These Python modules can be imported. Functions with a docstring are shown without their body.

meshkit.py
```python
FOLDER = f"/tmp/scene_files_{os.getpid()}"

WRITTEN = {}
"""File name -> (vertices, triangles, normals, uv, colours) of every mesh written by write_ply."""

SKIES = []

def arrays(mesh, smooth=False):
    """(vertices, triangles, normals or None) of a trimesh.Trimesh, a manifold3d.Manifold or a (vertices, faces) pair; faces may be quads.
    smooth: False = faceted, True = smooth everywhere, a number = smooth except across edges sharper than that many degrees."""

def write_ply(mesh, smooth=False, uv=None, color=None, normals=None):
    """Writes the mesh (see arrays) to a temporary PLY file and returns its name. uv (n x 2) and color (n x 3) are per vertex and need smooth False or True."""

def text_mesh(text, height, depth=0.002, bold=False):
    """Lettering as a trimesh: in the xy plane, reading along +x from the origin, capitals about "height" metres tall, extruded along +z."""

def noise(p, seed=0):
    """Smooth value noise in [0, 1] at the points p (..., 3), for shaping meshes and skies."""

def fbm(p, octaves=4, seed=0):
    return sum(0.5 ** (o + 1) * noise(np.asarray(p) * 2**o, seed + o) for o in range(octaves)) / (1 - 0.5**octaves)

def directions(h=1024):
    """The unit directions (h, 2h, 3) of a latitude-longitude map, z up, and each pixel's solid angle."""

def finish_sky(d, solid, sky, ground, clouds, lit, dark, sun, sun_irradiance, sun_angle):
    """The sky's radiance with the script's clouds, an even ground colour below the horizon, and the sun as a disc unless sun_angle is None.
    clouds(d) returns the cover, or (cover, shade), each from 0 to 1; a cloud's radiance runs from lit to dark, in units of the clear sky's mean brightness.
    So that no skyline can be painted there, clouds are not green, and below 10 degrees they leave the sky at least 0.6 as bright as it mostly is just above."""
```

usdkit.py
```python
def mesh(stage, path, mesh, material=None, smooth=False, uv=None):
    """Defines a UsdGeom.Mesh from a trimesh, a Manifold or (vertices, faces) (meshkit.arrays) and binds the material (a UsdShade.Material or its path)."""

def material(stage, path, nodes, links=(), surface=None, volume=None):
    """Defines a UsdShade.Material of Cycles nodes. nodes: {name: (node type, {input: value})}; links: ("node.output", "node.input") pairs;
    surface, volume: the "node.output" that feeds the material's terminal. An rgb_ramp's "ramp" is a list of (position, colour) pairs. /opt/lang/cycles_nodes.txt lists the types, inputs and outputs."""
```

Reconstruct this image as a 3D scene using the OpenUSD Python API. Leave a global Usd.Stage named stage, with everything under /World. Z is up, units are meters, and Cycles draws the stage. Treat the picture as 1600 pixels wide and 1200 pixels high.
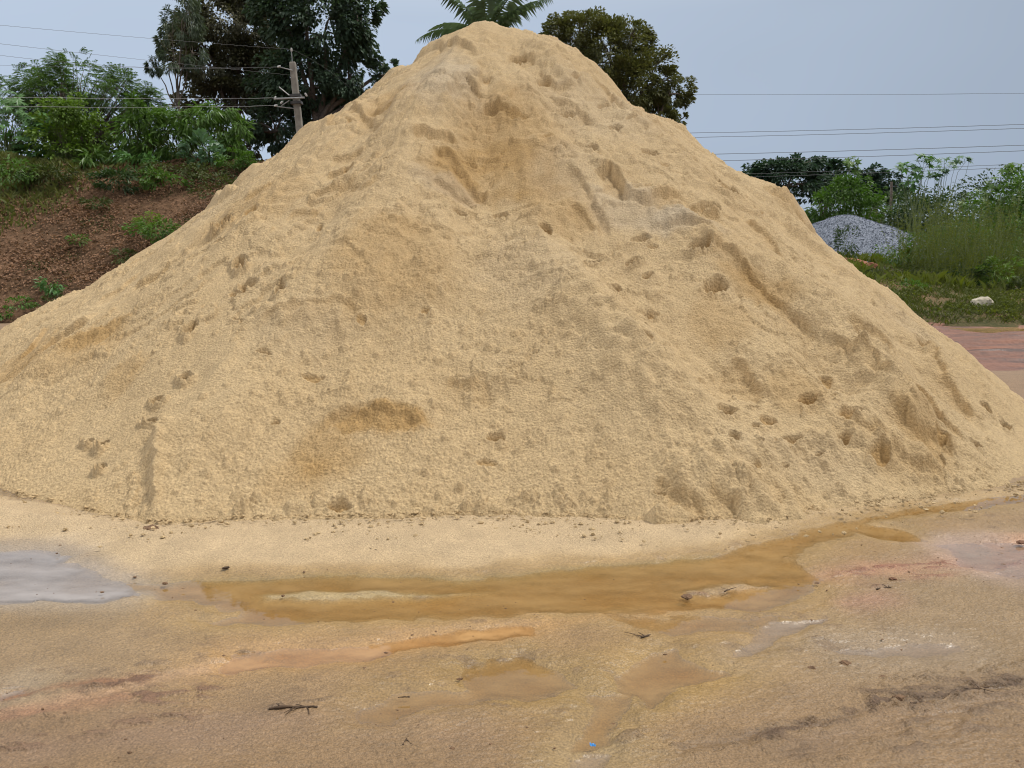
import math
import numpy as np
import trimesh
import shapely
import usdkit
from pxr import Usd, UsdGeom, UsdLux, UsdShade, Sdf, Gf, Vt

stage = Usd.Stage.CreateInMemory()
UsdGeom.SetStageUpAxis(stage, 'Z')
UsdGeom.SetStageMetersPerUnit(stage, 1.0)
UsdGeom.Xform.Define(stage, '/World')
UsdGeom.Scope.Define(stage, '/World/Looks')

# ------------------------------------------------------------------ camera
CAMH, PITCH, FPX = 1.6, math.radians(8.43), 1180.0
EXPOSURE = 1.27
cam = UsdGeom.Camera.Define(stage, '/World/camera')
cam.CreateHorizontalApertureAttr(36.0)
cam.CreateFocalLengthAttr(36.0 * FPX / 1600)
cam.CreateExposureAttr(EXPOSURE)
cam.AddTranslateOp().Set(Gf.Vec3d(0, 0, CAMH))
cam.AddRotateXOp().Set(90 - math.degrees(PITCH))

# ------------------------------------------------------------------ sky and sun
SUN_EL, SUN_AZ = math.radians(58), math.radians(95)      # azimuth = atan2(x, y): high on the right
SUN_INT, SUN_ANGLE, SKY_STRENGTH = 0.4, 12.0, 0.05
sky_mat = usdkit.material(stage, '/World/Looks/sky', {
    'tc': ('texture_coordinate', {}),
    'sep': ('separate_xyz', {}),
    'sky': ('sky_texture', {'sky_type': 'single_scattering', 'sun_disc': False, 'sun_elevation': SUN_EL, 'sun_rotation': SUN_AZ, 'aerosol_density': 2.0}),
    # overcast layer: dim at the horizon, brighter towards the zenith
    'grad': ('rgb_ramp', {'ramp': [(0.0, (0.52, 0.60, 0.715)), (0.12, (0.475, 0.57, 0.715)), (0.3, (0.51, 0.605, 0.745)), (0.6, (1.15, 1.15, 1.16)), (1.0, (1.75, 1.72, 1.66))]}),
    'map': ('mapping', {'scale': (1.0, 1.0, 2.2)}),
    'n': ('noise_texture', {'scale': 1.3, 'detail': 3.0, 'roughness': 0.5}),
    'nr': ('map_range', {'from_min': 0.3, 'from_max': 0.7, 'to_min': 0.92, 'to_max': 1.06, 'clamp': True}),
    'side': ('map_range', {'from_min': -0.55, 'from_max': 0.6, 'to_min': 1.2, 'to_max': 0.82, 'clamp': True}),
    'k': ('math', {'math_type': 'multiply'}),
    'k2': ('math', {'math_type': 'multiply', 'value2': 7.3}),
    'cl': ('vector_math', {'math_type': 'scale'}),
    'mix': ('mix', {'mix_type': 'mix', 'fac': 0.96}),
    'bg': ('background_shader', {'strength': SKY_STRENGTH}),
}, [('tc.generated', 'sep.vector'), ('sep.z', 'grad.fac'), ('tc.generated', 'map.vector'), ('map.vector', 'n.vector'),
    ('n.fac', 'nr.value'), ('sep.x', 'side.value'), ('nr.result', 'k.value1'), ('side.result', 'k.value2'), ('k.value', 'k2.value1'),
    ('grad.color', 'cl.vector1'), ('k2.value', 'cl.scale'), ('sky.color', 'mix.color1'), ('cl.vector', 'mix.color2'), ('mix.color', 'bg.color')],
    surface='bg.background')
dome = UsdLux.DomeLight.Define(stage, '/World/sky')
dome.CreateIntensityAttr(1.0)
UsdShade.MaterialBindingAPI.Apply(dome.GetPrim()).Bind(sky_mat)
sun = UsdLux.DistantLight.Define(stage, '/World/sun')
sun.CreateIntensityAttr(SUN_INT)
sun.CreateAngleAttr(SUN_ANGLE)
sun.CreateNormalizeAttr(True)
sun.CreateColorAttr(Gf.Vec3f(1.0, 0.96, 0.9))
sd = np.array([math.sin(SUN_AZ) * math.cos(SUN_EL), math.cos(SUN_AZ) * math.cos(SUN_EL), math.sin(SUN_EL)])
sun.AddTransformOp().Set(Gf.Matrix4d(Gf.Rotation(Gf.Vec3d(0, 0, 1), Gf.Vec3d(*map(float, sd))), Gf.Vec3d(0, 0, 0)))

# ------------------------------------------------------------------ helpers: pixels of the 1600x1200 survey picture -> world points
cp, sp = math.cos(PITCH), math.sin(PITCH)
FWD, UP, RIGHT, EYE = np.array([0, cp, -sp]), np.array([0, sp, cp]), np.array([1.0, 0, 0]), np.array([0, 0, CAMH])


def ray(px, py):
    px, py = np.asarray(px, float), np.asarray(py, float)
    return FWD + ((px - 800) / FPX)[..., None] * RIGHT - ((py - 600) / FPX)[..., None] * UP


def at(px, py, y):
    """World point on the line of sight of a pixel at the distance y (metres north)."""
    r = ray(px, py)
    return EYE + r * (np.asarray(y, float) / r[..., 1])[..., None]


def on_ground(px, py, z=0.0):
    r = ray(px, py)
    return EYE + r * ((z - CAMH) / r[..., 2])[..., None]


def sstep(a, b, x):
    t = np.clip((x - a) / (b - a), 0, 1)
    return t * t * (3 - 2 * t)


def _hash(i, j, seed):
    h = (i * 374761393 + j * 668265263 + seed * 1442695041) & 0xFFFFFFFF
    h = ((h ^ (h >> 13)) * 1274126177) & 0xFFFFFFFF
    h = ((h ^ (h >> 16)) * 2246822519) & 0xFFFFFFFF
    return (h ^ (h >> 15)) & 0xFFFF


GRAD = np.stack([np.cos(np.arange(256) / 256 * 2 * np.pi), np.sin(np.arange(256) / 256 * 2 * np.pi)], 1)


def perlin(x, y, seed=0):
    """Gradient noise, about -1..1."""
    i, j = np.floor(x).astype(np.int64), np.floor(y).astype(np.int64)
    u, v = x - i, y - j
    fu, fv = u * u * u * (u * (u * 6 - 15) + 10), v * v * v * (v * (v * 6 - 15) + 10)
    def c(a, b):
        g = GRAD[_hash(i + a, j + b, seed) & 255]
        return g[..., 0] * (u - a) + g[..., 1] * (v - b)
    return 1.5 * ((c(0, 0) * (1 - fu) + c(1, 0) * fu) * (1 - fv) + (c(0, 1) * (1 - fu) + c(1, 1) * fu) * fv)


def fbm(x, y, octaves=4, seed=0, gain=0.5):
    t, a, n = 0, 1.0, 0
    for o in range(octaves):
        ang = 0.7 * o + 0.3
        k = 2.03 ** o
        t = t + a * perlin((x * math.cos(ang) - y * math.sin(ang)) * k + 17.3 * o, (x * math.sin(ang) + y * math.cos(ang)) * k - 9.1 * o, seed + o)
        n += a
        a *= gain
    return t / n


# ------------------------------------------------------------------ helpers: prims
COUNT = {}


def numbered(name, parent='/World'):
    k = COUNT.get((parent, name), 0)
    COUNT[(parent, name)] = k + 1
    return f'{parent}/{name}' if k == 0 else f'{parent}/{name}_{k:03d}'


def tag(prim, label=None, cat=None, group=None, kind=None):
    for key, val in (('label', label), ('category', cat), ('group', group), ('kind', kind)):
        if val:
            prim.SetCustomDataByKey(key, val)
    return prim


def obj(name, vf, mat, parent='/World', smooth=False, attrs=None, **data):
    path = numbered(name, str(parent))
    m = usdkit.mesh(stage, path, vf, mat, smooth=smooth)
    for k, arr in (attrs or {}).items():
        UsdGeom.PrimvarsAPI(m).CreatePrimvar(k, Sdf.ValueTypeNames.Color3fArray, 'vertex').Set(Vt.Vec3fArray.FromNumpy(np.ascontiguousarray(arr, np.float32)))
    m.CreateDoubleSidedAttr(True)
    return tag(m.GetPrim(), **data)


def thing(name, loc, label, cat, group=None, rotz=0.0):
    path = numbered(name)
    x = UsdGeom.Xform.Define(stage, path)
    x.AddTranslateOp().Set(Gf.Vec3d(*map(float, loc)))
    if rotz:
        x.AddRotateZOp().Set(math.degrees(rotz))
    tag(x.GetPrim(), label, cat, group)
    return path


def dup(src, name, loc, rotz, scale, label, cat, group):
    path = numbered(name)
    x = UsdGeom.Xform.Define(stage, path)
    x.AddTranslateOp().Set(Gf.Vec3d(*map(float, loc)))
    x.AddRotateZOp().Set(math.degrees(rotz))
    x.AddScaleOp().Set(Gf.Vec3f(scale, scale, scale))
    p = x.GetPrim()
    p.GetReferences().AddInternalReference(src)
    p.SetInstanceable(True)
    tag(p, label, cat, group)
    return path


class MB:
    def __init__(self):
        self.v, self.f, self.n = [], [], 0

    def add(self, v, f):
        v, f = np.asarray(v, float).reshape(-1, 3), np.asarray(f, int)
        if f.shape[1] == 4:
            f = np.vstack([f[:, [0, 1, 2]], f[:, [0, 2, 3]]])
        self.v.append(v)
        self.f.append(f + self.n)
        self.n += len(v)
        return self

    def get(self, off=(0, 0, 0)):
        return np.vstack(self.v) - np.asarray(off, float), np.vstack(self.f)


def tube(pts, rad, n=6):
    pts = np.asarray(pts, float)
    rad = np.broadcast_to(np.asarray(rad, float), (len(pts),))
    d = np.gradient(pts, axis=0)
    d /= np.linalg.norm(d, axis=1, keepdims=True) + 1e-9
    ref = np.array([0.31, 0.95, 0.05]) if abs(d[:, 2]).mean() > 0.5 else np.array([0.05, 0.02, 1.0])
    a = np.cross(d, ref)
    a /= np.linalg.norm(a, axis=1, keepdims=True) + 1e-9
    b = np.cross(d, a)
    ang = np.arange(n) / n * 2 * np.pi
    ring = pts[:, None] + rad[:, None, None] * (np.cos(ang)[None, :, None] * a[:, None] + np.sin(ang)[None, :, None] * b[:, None])
    v = ring.reshape(-1, 3)
    k = np.arange(len(pts) - 1)[:, None] * n
    i = np.arange(n)[None]
    j = (i + 1) % n
    f = np.stack([k + i, k + j, k + n + j, k + n + i], -1).reshape(-1, 4)
    f = np.vstack([f[:, [0, 1, 2]], f[:, [0, 2, 3]]])
    caps = [[0, q + 1, q] for q in range(1, n - 1)] + [[len(v) - n, len(v) - n + q, len(v) - n + q + 1] for q in range(1, n - 1)]
    return v, np.vstack([f, caps])


def box(c, s, R=None):
    m = trimesh.creation.box(s)
    v = np.array(m.vertices)
    if R is not None:
        v = v @ np.asarray(R).T
    return v + np.asarray(c), np.array(m.faces)


def unit(v):
    return v / (np.linalg.norm(v, axis=-1, keepdims=True) + 1e-9)


def leaves(pos, dirs, length, width, rng, tilt=0.6, fold=0.3, droop=0.15):
    """Folded diamond leaves, two triangles each."""
    n = len(pos)
    dirs = unit(dirs)
    length, width = np.broadcast_to(length, (n,))[:, None], np.broadcast_to(width, (n,))[:, None]
    up = np.array([0, 0, 1.0]) + tilt * rng.normal(size=(n, 3))
    nn = unit(up - (up * dirs).sum(1, keepdims=True) * dirs)
    side = np.cross(dirs, nn)
    mid = pos + dirs * length * 0.45 + nn * fold * width * 0.5
    tip = pos + dirs * length - np.array([0, 0, 1.0]) * droop * length
    v = np.stack([pos, mid + side * width / 2, tip, mid - side * width / 2], 1).reshape(-1, 3)
    k = np.arange(n)[:, None] * 4
    f = np.stack([k + [0, 1, 2], k + [0, 2, 3]], 1).reshape(-1, 3)
    return v, f


def palmate(pos, normal, heading, size, rng, lobes=7):
    """Hand-shaped leaves (fans)."""
    out = MB()
    for p, nrm, hd, s in zip(pos, unit(normal), heading, size):
        x = unit(hd - np.dot(hd, nrm) * nrm)
        y = np.cross(nrm, x)
        k = np.arange(2 * lobes + 1)
        ang = (k / (2 * lobes) - 0.5) * 2 * np.pi * 0.88
        r = np.where(k % 2 == 1, 1.0, 0.45) * s * (0.75 + 0.25 * np.cos(ang))
        v = p + r[:, None] * (np.cos(ang)[:, None] * x + np.sin(ang)[:, None] * y) - nrm * (0.18 * r * r / s)[:, None]
        out.add(np.vstack([p[None], v]), [[0, q, q + 1] for q in range(1, 2 * lobes + 1)])
    return out.get()


# ------------------------------------------------------------------ materials
def mat(name, nodes, links, surface):
    return usdkit.material(stage, f'/World/Looks/{name}', nodes, links, surface=surface)


def leaf_mat(name, cols, trans=0.3, rough=0.5, patch=1.2):
    """Leaf surface: the tone varies leaf by leaf and in loose patches through the crown."""
    ramp = [(i / (len(cols) - 1), c) for i, c in enumerate(cols)]
    return mat(name, {
        'g': ('geometry', {}), 'n': ('noise_texture', {'scale': patch, 'detail': 2.0}),
        'm': ('mix_float', {'fac': 0.55}), 'r': ('rgb_ramp', {'ramp': ramp}),
        'p': ('principled_bsdf', {'roughness': rough, 'specular_ior_level': 0.35}),
        'tb': ('mix', {'mix_type': 'multiply', 'fac': 1.0, 'color2': (1.25, 1.35, 0.7)}),
        't': ('translucent_bsdf', {}), 'x': ('mix_closure', {'fac': trans})},
        [('g.random_per_island', 'm.a'), ('g.position', 'n.vector'), ('n.fac', 'm.b'), ('m.result', 'r.fac'), ('r.color', 'p.base_color'),
         ('r.color', 'tb.color1'), ('tb.color', 't.color'), ('p.BSDF', 'x.closure1'), ('t.BSDF', 'x.closure2')], 'x.closure')


def plain(name, a, b, scale=8.0, rough=0.8, bump=0.3, dist=0.01, metallic=0.0, detail=4.0):
    return mat(name, {
        'g': ('geometry', {}), 'n': ('noise_texture', {'scale': scale, 'detail': detail, 'roughness': 0.6}),
        'r': ('rgb_ramp', {'ramp': [(0.3, a), (0.7, b)]}), 'b': ('bump', {'strength': bump, 'distance': dist}),
        'p': ('principled_bsdf', {'roughness': rough, 'metallic': metallic, 'specular_ior_level': 0.3})},
        [('g.position', 'n.vector'), ('n.fac', 'r.fac'), ('r.color', 'p.base_color'), ('n.fac', 'b.height'), ('b.normal', 'p.normal')], 'p.BSDF')


# sand of the heap: the primvar "stain" holds (damp and painted pit shade, grey, rough)
M_SAND = mat('sand', {
    'g': ('geometry', {}), 'a': ('attribute', {'attribute': 'stain_shade'}), 'sa': ('separate_color', {}),
    'n1': ('noise_texture', {'scale': 1.1, 'detail': 5.0, 'roughness': 0.6}),
    'n2': ('noise_texture', {'scale': 14.0, 'detail': 4.0, 'roughness': 0.65}),
    'n3': ('noise_texture', {'scale': 62.0, 'detail': 4.0, 'roughness': 0.8}),
    'v': ('voronoi_texture', {'scale': 48.0}),
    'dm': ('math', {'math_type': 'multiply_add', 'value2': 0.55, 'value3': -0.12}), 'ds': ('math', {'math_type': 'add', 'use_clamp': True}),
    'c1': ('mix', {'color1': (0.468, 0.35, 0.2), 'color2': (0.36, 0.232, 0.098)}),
    'c2': ('mix', {'color2': (0.405, 0.325, 0.222)}),
    't2': ('map_range', {'from_min': 0.3, 'from_max': 0.7, 'to_min': 0.88, 'to_max': 1.1}),
    't3': ('map_range', {'from_min': 0.25, 'from_max': 0.75, 'to_min': 0.62, 'to_max': 1.32}),
    'tm': ('math', {'math_type': 'multiply'}), 'cc': ('vector_math', {'math_type': 'scale'}),
    'hb': ('math', {'math_type': 'multiply_add', 'value2': 0.9}), 'hv': ('math', {'math_type': 'multiply', 'value2': -0.5}),
    'b': ('bump', {'strength': 0.9, 'distance': 0.018}),
    'p': ('principled_bsdf', {'roughness': 0.9, 'specular_ior_level': 0.2, 'diffuse_roughness': 0.5})},
    [('g.position', 'n1.vector'), ('g.position', 'n2.vector'), ('g.position', 'n3.vector'), ('g.position', 'v.vector'),
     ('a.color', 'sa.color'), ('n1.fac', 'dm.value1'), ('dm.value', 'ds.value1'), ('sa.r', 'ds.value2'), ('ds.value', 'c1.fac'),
     ('c1.color', 'c2.color1'), ('sa.g', 'c2.fac'), ('n2.fac', 't2.value'), ('n3.fac', 't3.value'), ('t2.result', 'tm.value1'), ('t3.result', 'tm.value2'),
     ('c2.color', 'cc.vector1'), ('tm.value', 'cc.scale'), ('cc.vector', 'p.base_color'),
     ('v.distance', 'hv.value1'), ('n3.fac', 'hb.value1'), ('hv.value', 'hb.value3'), ('hb.value', 'b.height'), ('b.normal', 'p.normal')], 'p.BSDF')

# ground: the primvar "tint" is the soil's own colour, "wet" holds (wetness, grit, 0)
M_GROUND = mat('ground', {
    'g': ('geometry', {}), 'a': ('attribute', {'attribute': 'tint'}), 'w': ('attribute', {'attribute': 'wet'}), 'sw': ('separate_color', {}),
    'n1': ('noise_texture', {'scale': 5.0, 'detail': 5.0, 'roughness': 0.65}),
    'n2': ('noise_texture', {'scale': 120.0, 'detail': 3.0, 'roughness': 0.8}),
    'v': ('voronoi_texture', {'scale': 95.0}),
    't1': ('map_range', {'from_min': 0.3, 'from_max': 0.7, 'to_min': 0.86, 'to_max': 1.12}),
    't2': ('map_range', {'from_min': 0.25, 'from_max': 0.75, 'to_min': 0.42, 'to_max': 1.5}),
    'tm': ('math', {'math_type': 'multiply'}), 'cc': ('vector_math', {'math_type': 'scale'}),
    'rg': ('map_range', {'from_min': 0.0, 'from_max': 1.0, 'to_min': 0.85, 'to_max': 0.22}),
    'hb': ('math', {'math_type': 'multiply_add', 'value2': 0.8}), 'hv': ('math', {'math_type': 'multiply', 'value2': -0.6}),
    'b': ('bump', {'distance': 0.014}),
    'p': ('principled_bsdf', {'specular_ior_level': 0.4})},
    [('g.position', 'n1.vector'), ('g.position', 'n2.vector'), ('g.position', 'v.vector'), ('w.color', 'sw.color'),
     ('n1.fac', 't1.value'), ('n2.fac', 't2.value'), ('t1.result', 'tm.value1'), ('t2.result', 'tm.value2'),
     ('a.color', 'cc.vector1'), ('tm.value', 'cc.scale'), ('cc.vector', 'p.base_color'), ('sw.r', 'rg.value'), ('rg.result', 'p.roughness'),
     ('v.distance', 'hv.value1'), ('n2.fac', 'hb.value1'), ('hv.value', 'hb.value3'), ('hb.value', 'b.height'), ('sw.g', 'b.strength'), ('b.normal', 'p.normal')], 'p.BSDF')


def water_mat(name, tint, silt, amount):
    """Thin muddy water: clear film that tints what lies below, with suspended silt that fades out towards the shore, and a mirror-like top."""
    return mat(name, {
        'g': ('geometry', {}), 'n': ('noise_texture', {'scale': 9.0, 'detail': 2.0}), 'b': ('bump', {'strength': 0.25, 'distance': 0.0014}),
        'mp': ('mapping', {'scale': (1.0, 2.6, 1.0)}), 'n2': ('noise_texture', {'scale': 1.9, 'detail': 6.0, 'roughness': 0.6}), 'am': ('map_range', {'from_min': 0.32, 'from_max': 0.68, 'to_min': amount * 0.25, 'to_max': min(1.0, amount * 1.7), 'clamp': True}),
        'a': ('attribute', {'attribute': 'depth'}), 'sa': ('separate_color', {}), 'md': ('math', {'math_type': 'multiply'}), 'ti': ('mix', {'color1': (1.0, 1.0, 1.0), 'color2': tint}),
        'tr': ('transparent_bsdf', {}), 'df': ('diffuse_bsdf', {'color': silt}), 'm1': ('mix_closure', {}),
        'fr': ('fresnel', {'IOR': 1.42}), 'gl': ('glossy_bsdf', {'color': (1, 1, 1), 'roughness': 0.03}), 'm2': ('mix_closure', {})},
        [('g.position', 'n.vector'), ('g.position', 'mp.vector'), ('mp.vector', 'n2.vector'), ('n2.fac', 'am.value'), ('n.fac', 'b.height'), ('b.normal', 'gl.normal'), ('b.normal', 'fr.normal'),
         ('a.color', 'sa.color'), ('sa.r', 'md.value1'), ('am.result', 'md.value2'), ('md.value', 'm1.fac'), ('sa.r', 'ti.fac'), ('ti.color', 'tr.color'),
         ('tr.BSDF', 'm1.closure1'), ('df.BSDF', 'm1.closure2'), ('fr.fac', 'm2.fac'), ('m1.closure', 'm2.closure1'), ('gl.BSDF', 'm2.closure2')], 'm2.closure')


M_WATER_BROWN = water_mat('water_brown', (0.88, 0.76, 0.52), (0.33, 0.21, 0.085), 0.35)
M_WATER_ORANGE = water_mat('water_orange', (0.9, 0.75, 0.5), (0.40, 0.235, 0.10), 0.55)
M_WATER_PALE = water_mat('water_pale', (0.9, 0.85, 0.78), (0.28, 0.25, 0.23), 0.5)
M_WATER_CLEAR = water_mat('water_clear', (0.93, 0.87, 0.78), (0.33, 0.27, 0.21), 0.3)
M_BARK = plain('bark', (0.07, 0.055, 0.045), (0.16, 0.13, 0.105), 9.0, 0.9, 0.6, 0.02)
M_BARK_PALE = plain('pale_bark', (0.22, 0.2, 0.18), (0.4, 0.37, 0.33), 5.0, 0.85, 0.3, 0.01)
M_STEM = plain('green_stem', (0.06, 0.085, 0.03), (0.12, 0.14, 0.05), 12.0, 0.7, 0.1)
M_CONCRETE = plain('concrete', (0.12, 0.11, 0.095), (0.21, 0.195, 0.17), 5.0, 0.9, 0.3, 0.004)
M_STEEL = plain('galvanised_steel', (0.16, 0.165, 0.17), (0.26, 0.26, 0.26), 9.0, 0.55, 0.1, 0.002, 0.4)
M_DARKSTEEL = plain('dark_steel', (0.03, 0.03, 0.032), (0.06, 0.055, 0.05), 9.0, 0.6, 0.1, 0.002)
M_PORCELAIN = plain('porcelain', (0.25, 0.25, 0.25), (0.36, 0.36, 0.34), 20.0, 0.3, 0.02, 0.001)
M_WIRE = plain('wire', (0.07, 0.072, 0.075), (0.1, 0.1, 0.1), 3.0, 0.5, 0.0)
M_WIRE_BRIGHT = plain('bright_wire', (0.32, 0.33, 0.34), (0.42, 0.42, 0.42), 3.0, 0.45, 0.0)
M_STONE = plain('pale_stone', (0.24, 0.215, 0.16), (0.38, 0.345, 0.27), 6.0, 0.9, 0.7, 0.03)
M_DARKWOOD = plain('wet_dark_wood', (0.03, 0.018, 0.01), (0.075, 0.045, 0.025), 40.0, 0.75, 0.5, 0.003)
M_DARKCLOD = plain('dark_clod', (0.07, 0.04, 0.022), (0.17, 0.1, 0.055), 50.0, 0.85, 0.6, 0.004)
M_REDCLOD = plain('red_clod', (0.15, 0.06, 0.035), (0.26, 0.115, 0.065), 20.0, 0.9, 0.6, 0.02)
M_REDDARK = plain('reddish_clod', (0.09, 0.045, 0.026), (0.17, 0.085, 0.05), 30.0, 0.9, 0.6, 0.005)
M_BLUE = plain('blue_plastic', (0.02, 0.12, 0.33), (0.04, 0.2, 0.45), 40.0, 0.35, 0.2, 0.002)
M_EARTH = mat('bank_earth', {
    'g': ('geometry', {}), 'n1': ('noise_texture', {'scale': 0.55, 'detail': 6.0, 'roughness': 0.65}), 'n2': ('noise_texture', {'scale': 9.0, 'detail': 5.0, 'roughness': 0.7}),
    'r': ('rgb_ramp', {'ramp': [(0.34, (0.03, 0.022, 0.012)), (0.5, (0.095, 0.055, 0.031)), (0.66, (0.17, 0.10, 0.06))]}),
    'm': ('mix_float', {'fac': 0.5}), 'b': ('bump', {'strength': 0.8, 'distance': 0.06}), 'p': ('principled_bsdf', {'roughness': 0.95, 'specular_ior_level': 0.15})},
    [('g.position', 'n1.vector'), ('g.position', 'n2.vector'), ('n1.fac', 'm.a'), ('n2.fac', 'm.b'), ('m.result', 'r.fac'), ('r.color', 'p.base_color'), ('n2.fac', 'b.height'), ('b.normal', 'p.normal')], 'p.BSDF')
M_BERM = mat('berm_soil', {
    'g': ('geometry', {}), 'n1': ('noise_texture', {'scale': 0.5, 'detail': 6.0, 'roughness': 0.65}), 'n2': ('noise_texture', {'scale': 12.0, 'detail': 4.0}),
    'r': ('rgb_ramp', {'ramp': [(0.35, (0.035, 0.04, 0.014)), (0.5, (0.075, 0.062, 0.028)), (0.65, (0.16, 0.092, 0.05))]}),
    'm': ('mix_float', {'fac': 0.4}), 'b': ('bump', {'strength': 0.8, 'distance': 0.06}), 'p': ('principled_bsdf', {'roughness': 0.95, 'specular_ior_level': 0.15})},
    [('g.position', 'n1.vector'), ('g.position', 'n2.vector'), ('n1.fac', 'm.a'), ('n2.fac', 'm.b'), ('m.result', 'r.fac'), ('r.color', 'p.base_color'), ('n2.fac', 'b.height'), ('b.normal', 'p.normal')], 'p.BSDF')
M_MUD = mat('red_mud', {
    'g': ('geometry', {}), 'mp': ('mapping', {'scale': (0.35, 2.2, 1.0)}), 'n1': ('noise_texture', {'scale': 1.3, 'detail': 6.0, 'roughness': 0.6}), 'n2': ('noise_texture', {'scale': 14.0, 'detail': 5.0, 'roughness': 0.7}),
    'r': ('rgb_ramp', {'ramp': [(0.38, (0.045, 0.018, 0.011)), (0.48, (0.12, 0.05, 0.031)), (0.6, (0.19, 0.093, 0.063))]}),
    'm': ('mix_float', {'fac': 0.3}), 'rr': ('map_range', {'from_min': 0.35, 'from_max': 0.65, 'to_min': 0.5, 'to_max': 0.95}), 'b': ('bump', {'strength': 0.6, 'distance': 0.03}), 'p': ('principled_bsdf', {})},
    [('g.position', 'mp.vector'), ('mp.vector', 'n1.vector'), ('g.position', 'n2.vector'), ('n1.fac', 'm.a'), ('n2.fac', 'm.b'), ('m.result', 'r.fac'), ('r.color', 'p.base_color'),
     ('n1.fac', 'rr.value'), ('rr.result', 'p.roughness'), ('n2.fac', 'b.height'), ('b.normal', 'p.normal')], 'p.BSDF')
M_GRAVEL = mat('grey_gravel', {
    'g': ('geometry', {}), 'v': ('voronoi_texture', {'scale': 16.0}), 'sv': ('separate_color', {}), 'r': ('rgb_ramp', {'ramp': [(0.0, (0.07, 0.083, 0.108)), (0.5, (0.12, 0.138, 0.172)), (1.0, (0.19, 0.212, 0.26))]}),
    'b': ('bump', {'strength': 1.0, 'distance': 0.05, 'invert': True}), 'p': ('principled_bsdf', {'roughness': 0.85, 'specular_ior_level': 0.3})},
    [('g.position', 'v.vector'), ('v.color', 'sv.color'), ('sv.r', 'r.fac'), ('r.color', 'p.base_color'), ('v.distance', 'b.height'), ('b.normal', 'p.normal')], 'p.BSDF')

L_DARK = leaf_mat('dark_broad_leaf', [(0.028, 0.051, 0.031), (0.051, 0.084, 0.048), (0.105, 0.140, 0.079), (0.140, 0.117, 0.079)], 0.18, 0.5, 0.6)
L_DARKBROWN = leaf_mat('dark_brownish_leaf', [(0.053, 0.056, 0.030), (0.084, 0.081, 0.043), (0.145, 0.113, 0.067), (0.106, 0.140, 0.067)], 0.18, 0.55, 0.6)
L_EUCA = leaf_mat('grey_green_leaf', [(0.05, 0.07, 0.045), (0.09, 0.12, 0.075), (0.13, 0.165, 0.1)], 0.25, 0.5, 0.8)
L_OLIVE = leaf_mat('olive_leaf', [(0.049, 0.059, 0.024), (0.111, 0.115, 0.036), (0.196, 0.182, 0.059), (0.285, 0.238, 0.078)], 0.2, 0.5, 0.9)
L_PALM = leaf_mat('palm_leaf', [(0.055, 0.091, 0.036), (0.105, 0.156, 0.062), (0.195, 0.246, 0.110)], 0.2, 0.4, 1.5)
L_FEATHER = leaf_mat('feathery_leaf', [(0.043, 0.082, 0.019), (0.086, 0.151, 0.037), (0.147, 0.220, 0.058)], 0.35, 0.55, 0.8)
L_MID = leaf_mat('mid_green_leaf', [(0.044, 0.089, 0.015), (0.091, 0.174, 0.030), (0.172, 0.271, 0.049)], 0.32, 0.42, 0.9)
L_BLUEGREEN = leaf_mat('blue_green_leaf', [(0.050, 0.113, 0.034), (0.092, 0.199, 0.056), (0.161, 0.295, 0.084)], 0.3, 0.45, 0.9)
L_CALO = leaf_mat('greyish_waxy_leaf', [(0.065, 0.130, 0.067), (0.108, 0.194, 0.101), (0.173, 0.259, 0.144)], 0.25, 0.45, 2.0)
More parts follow.
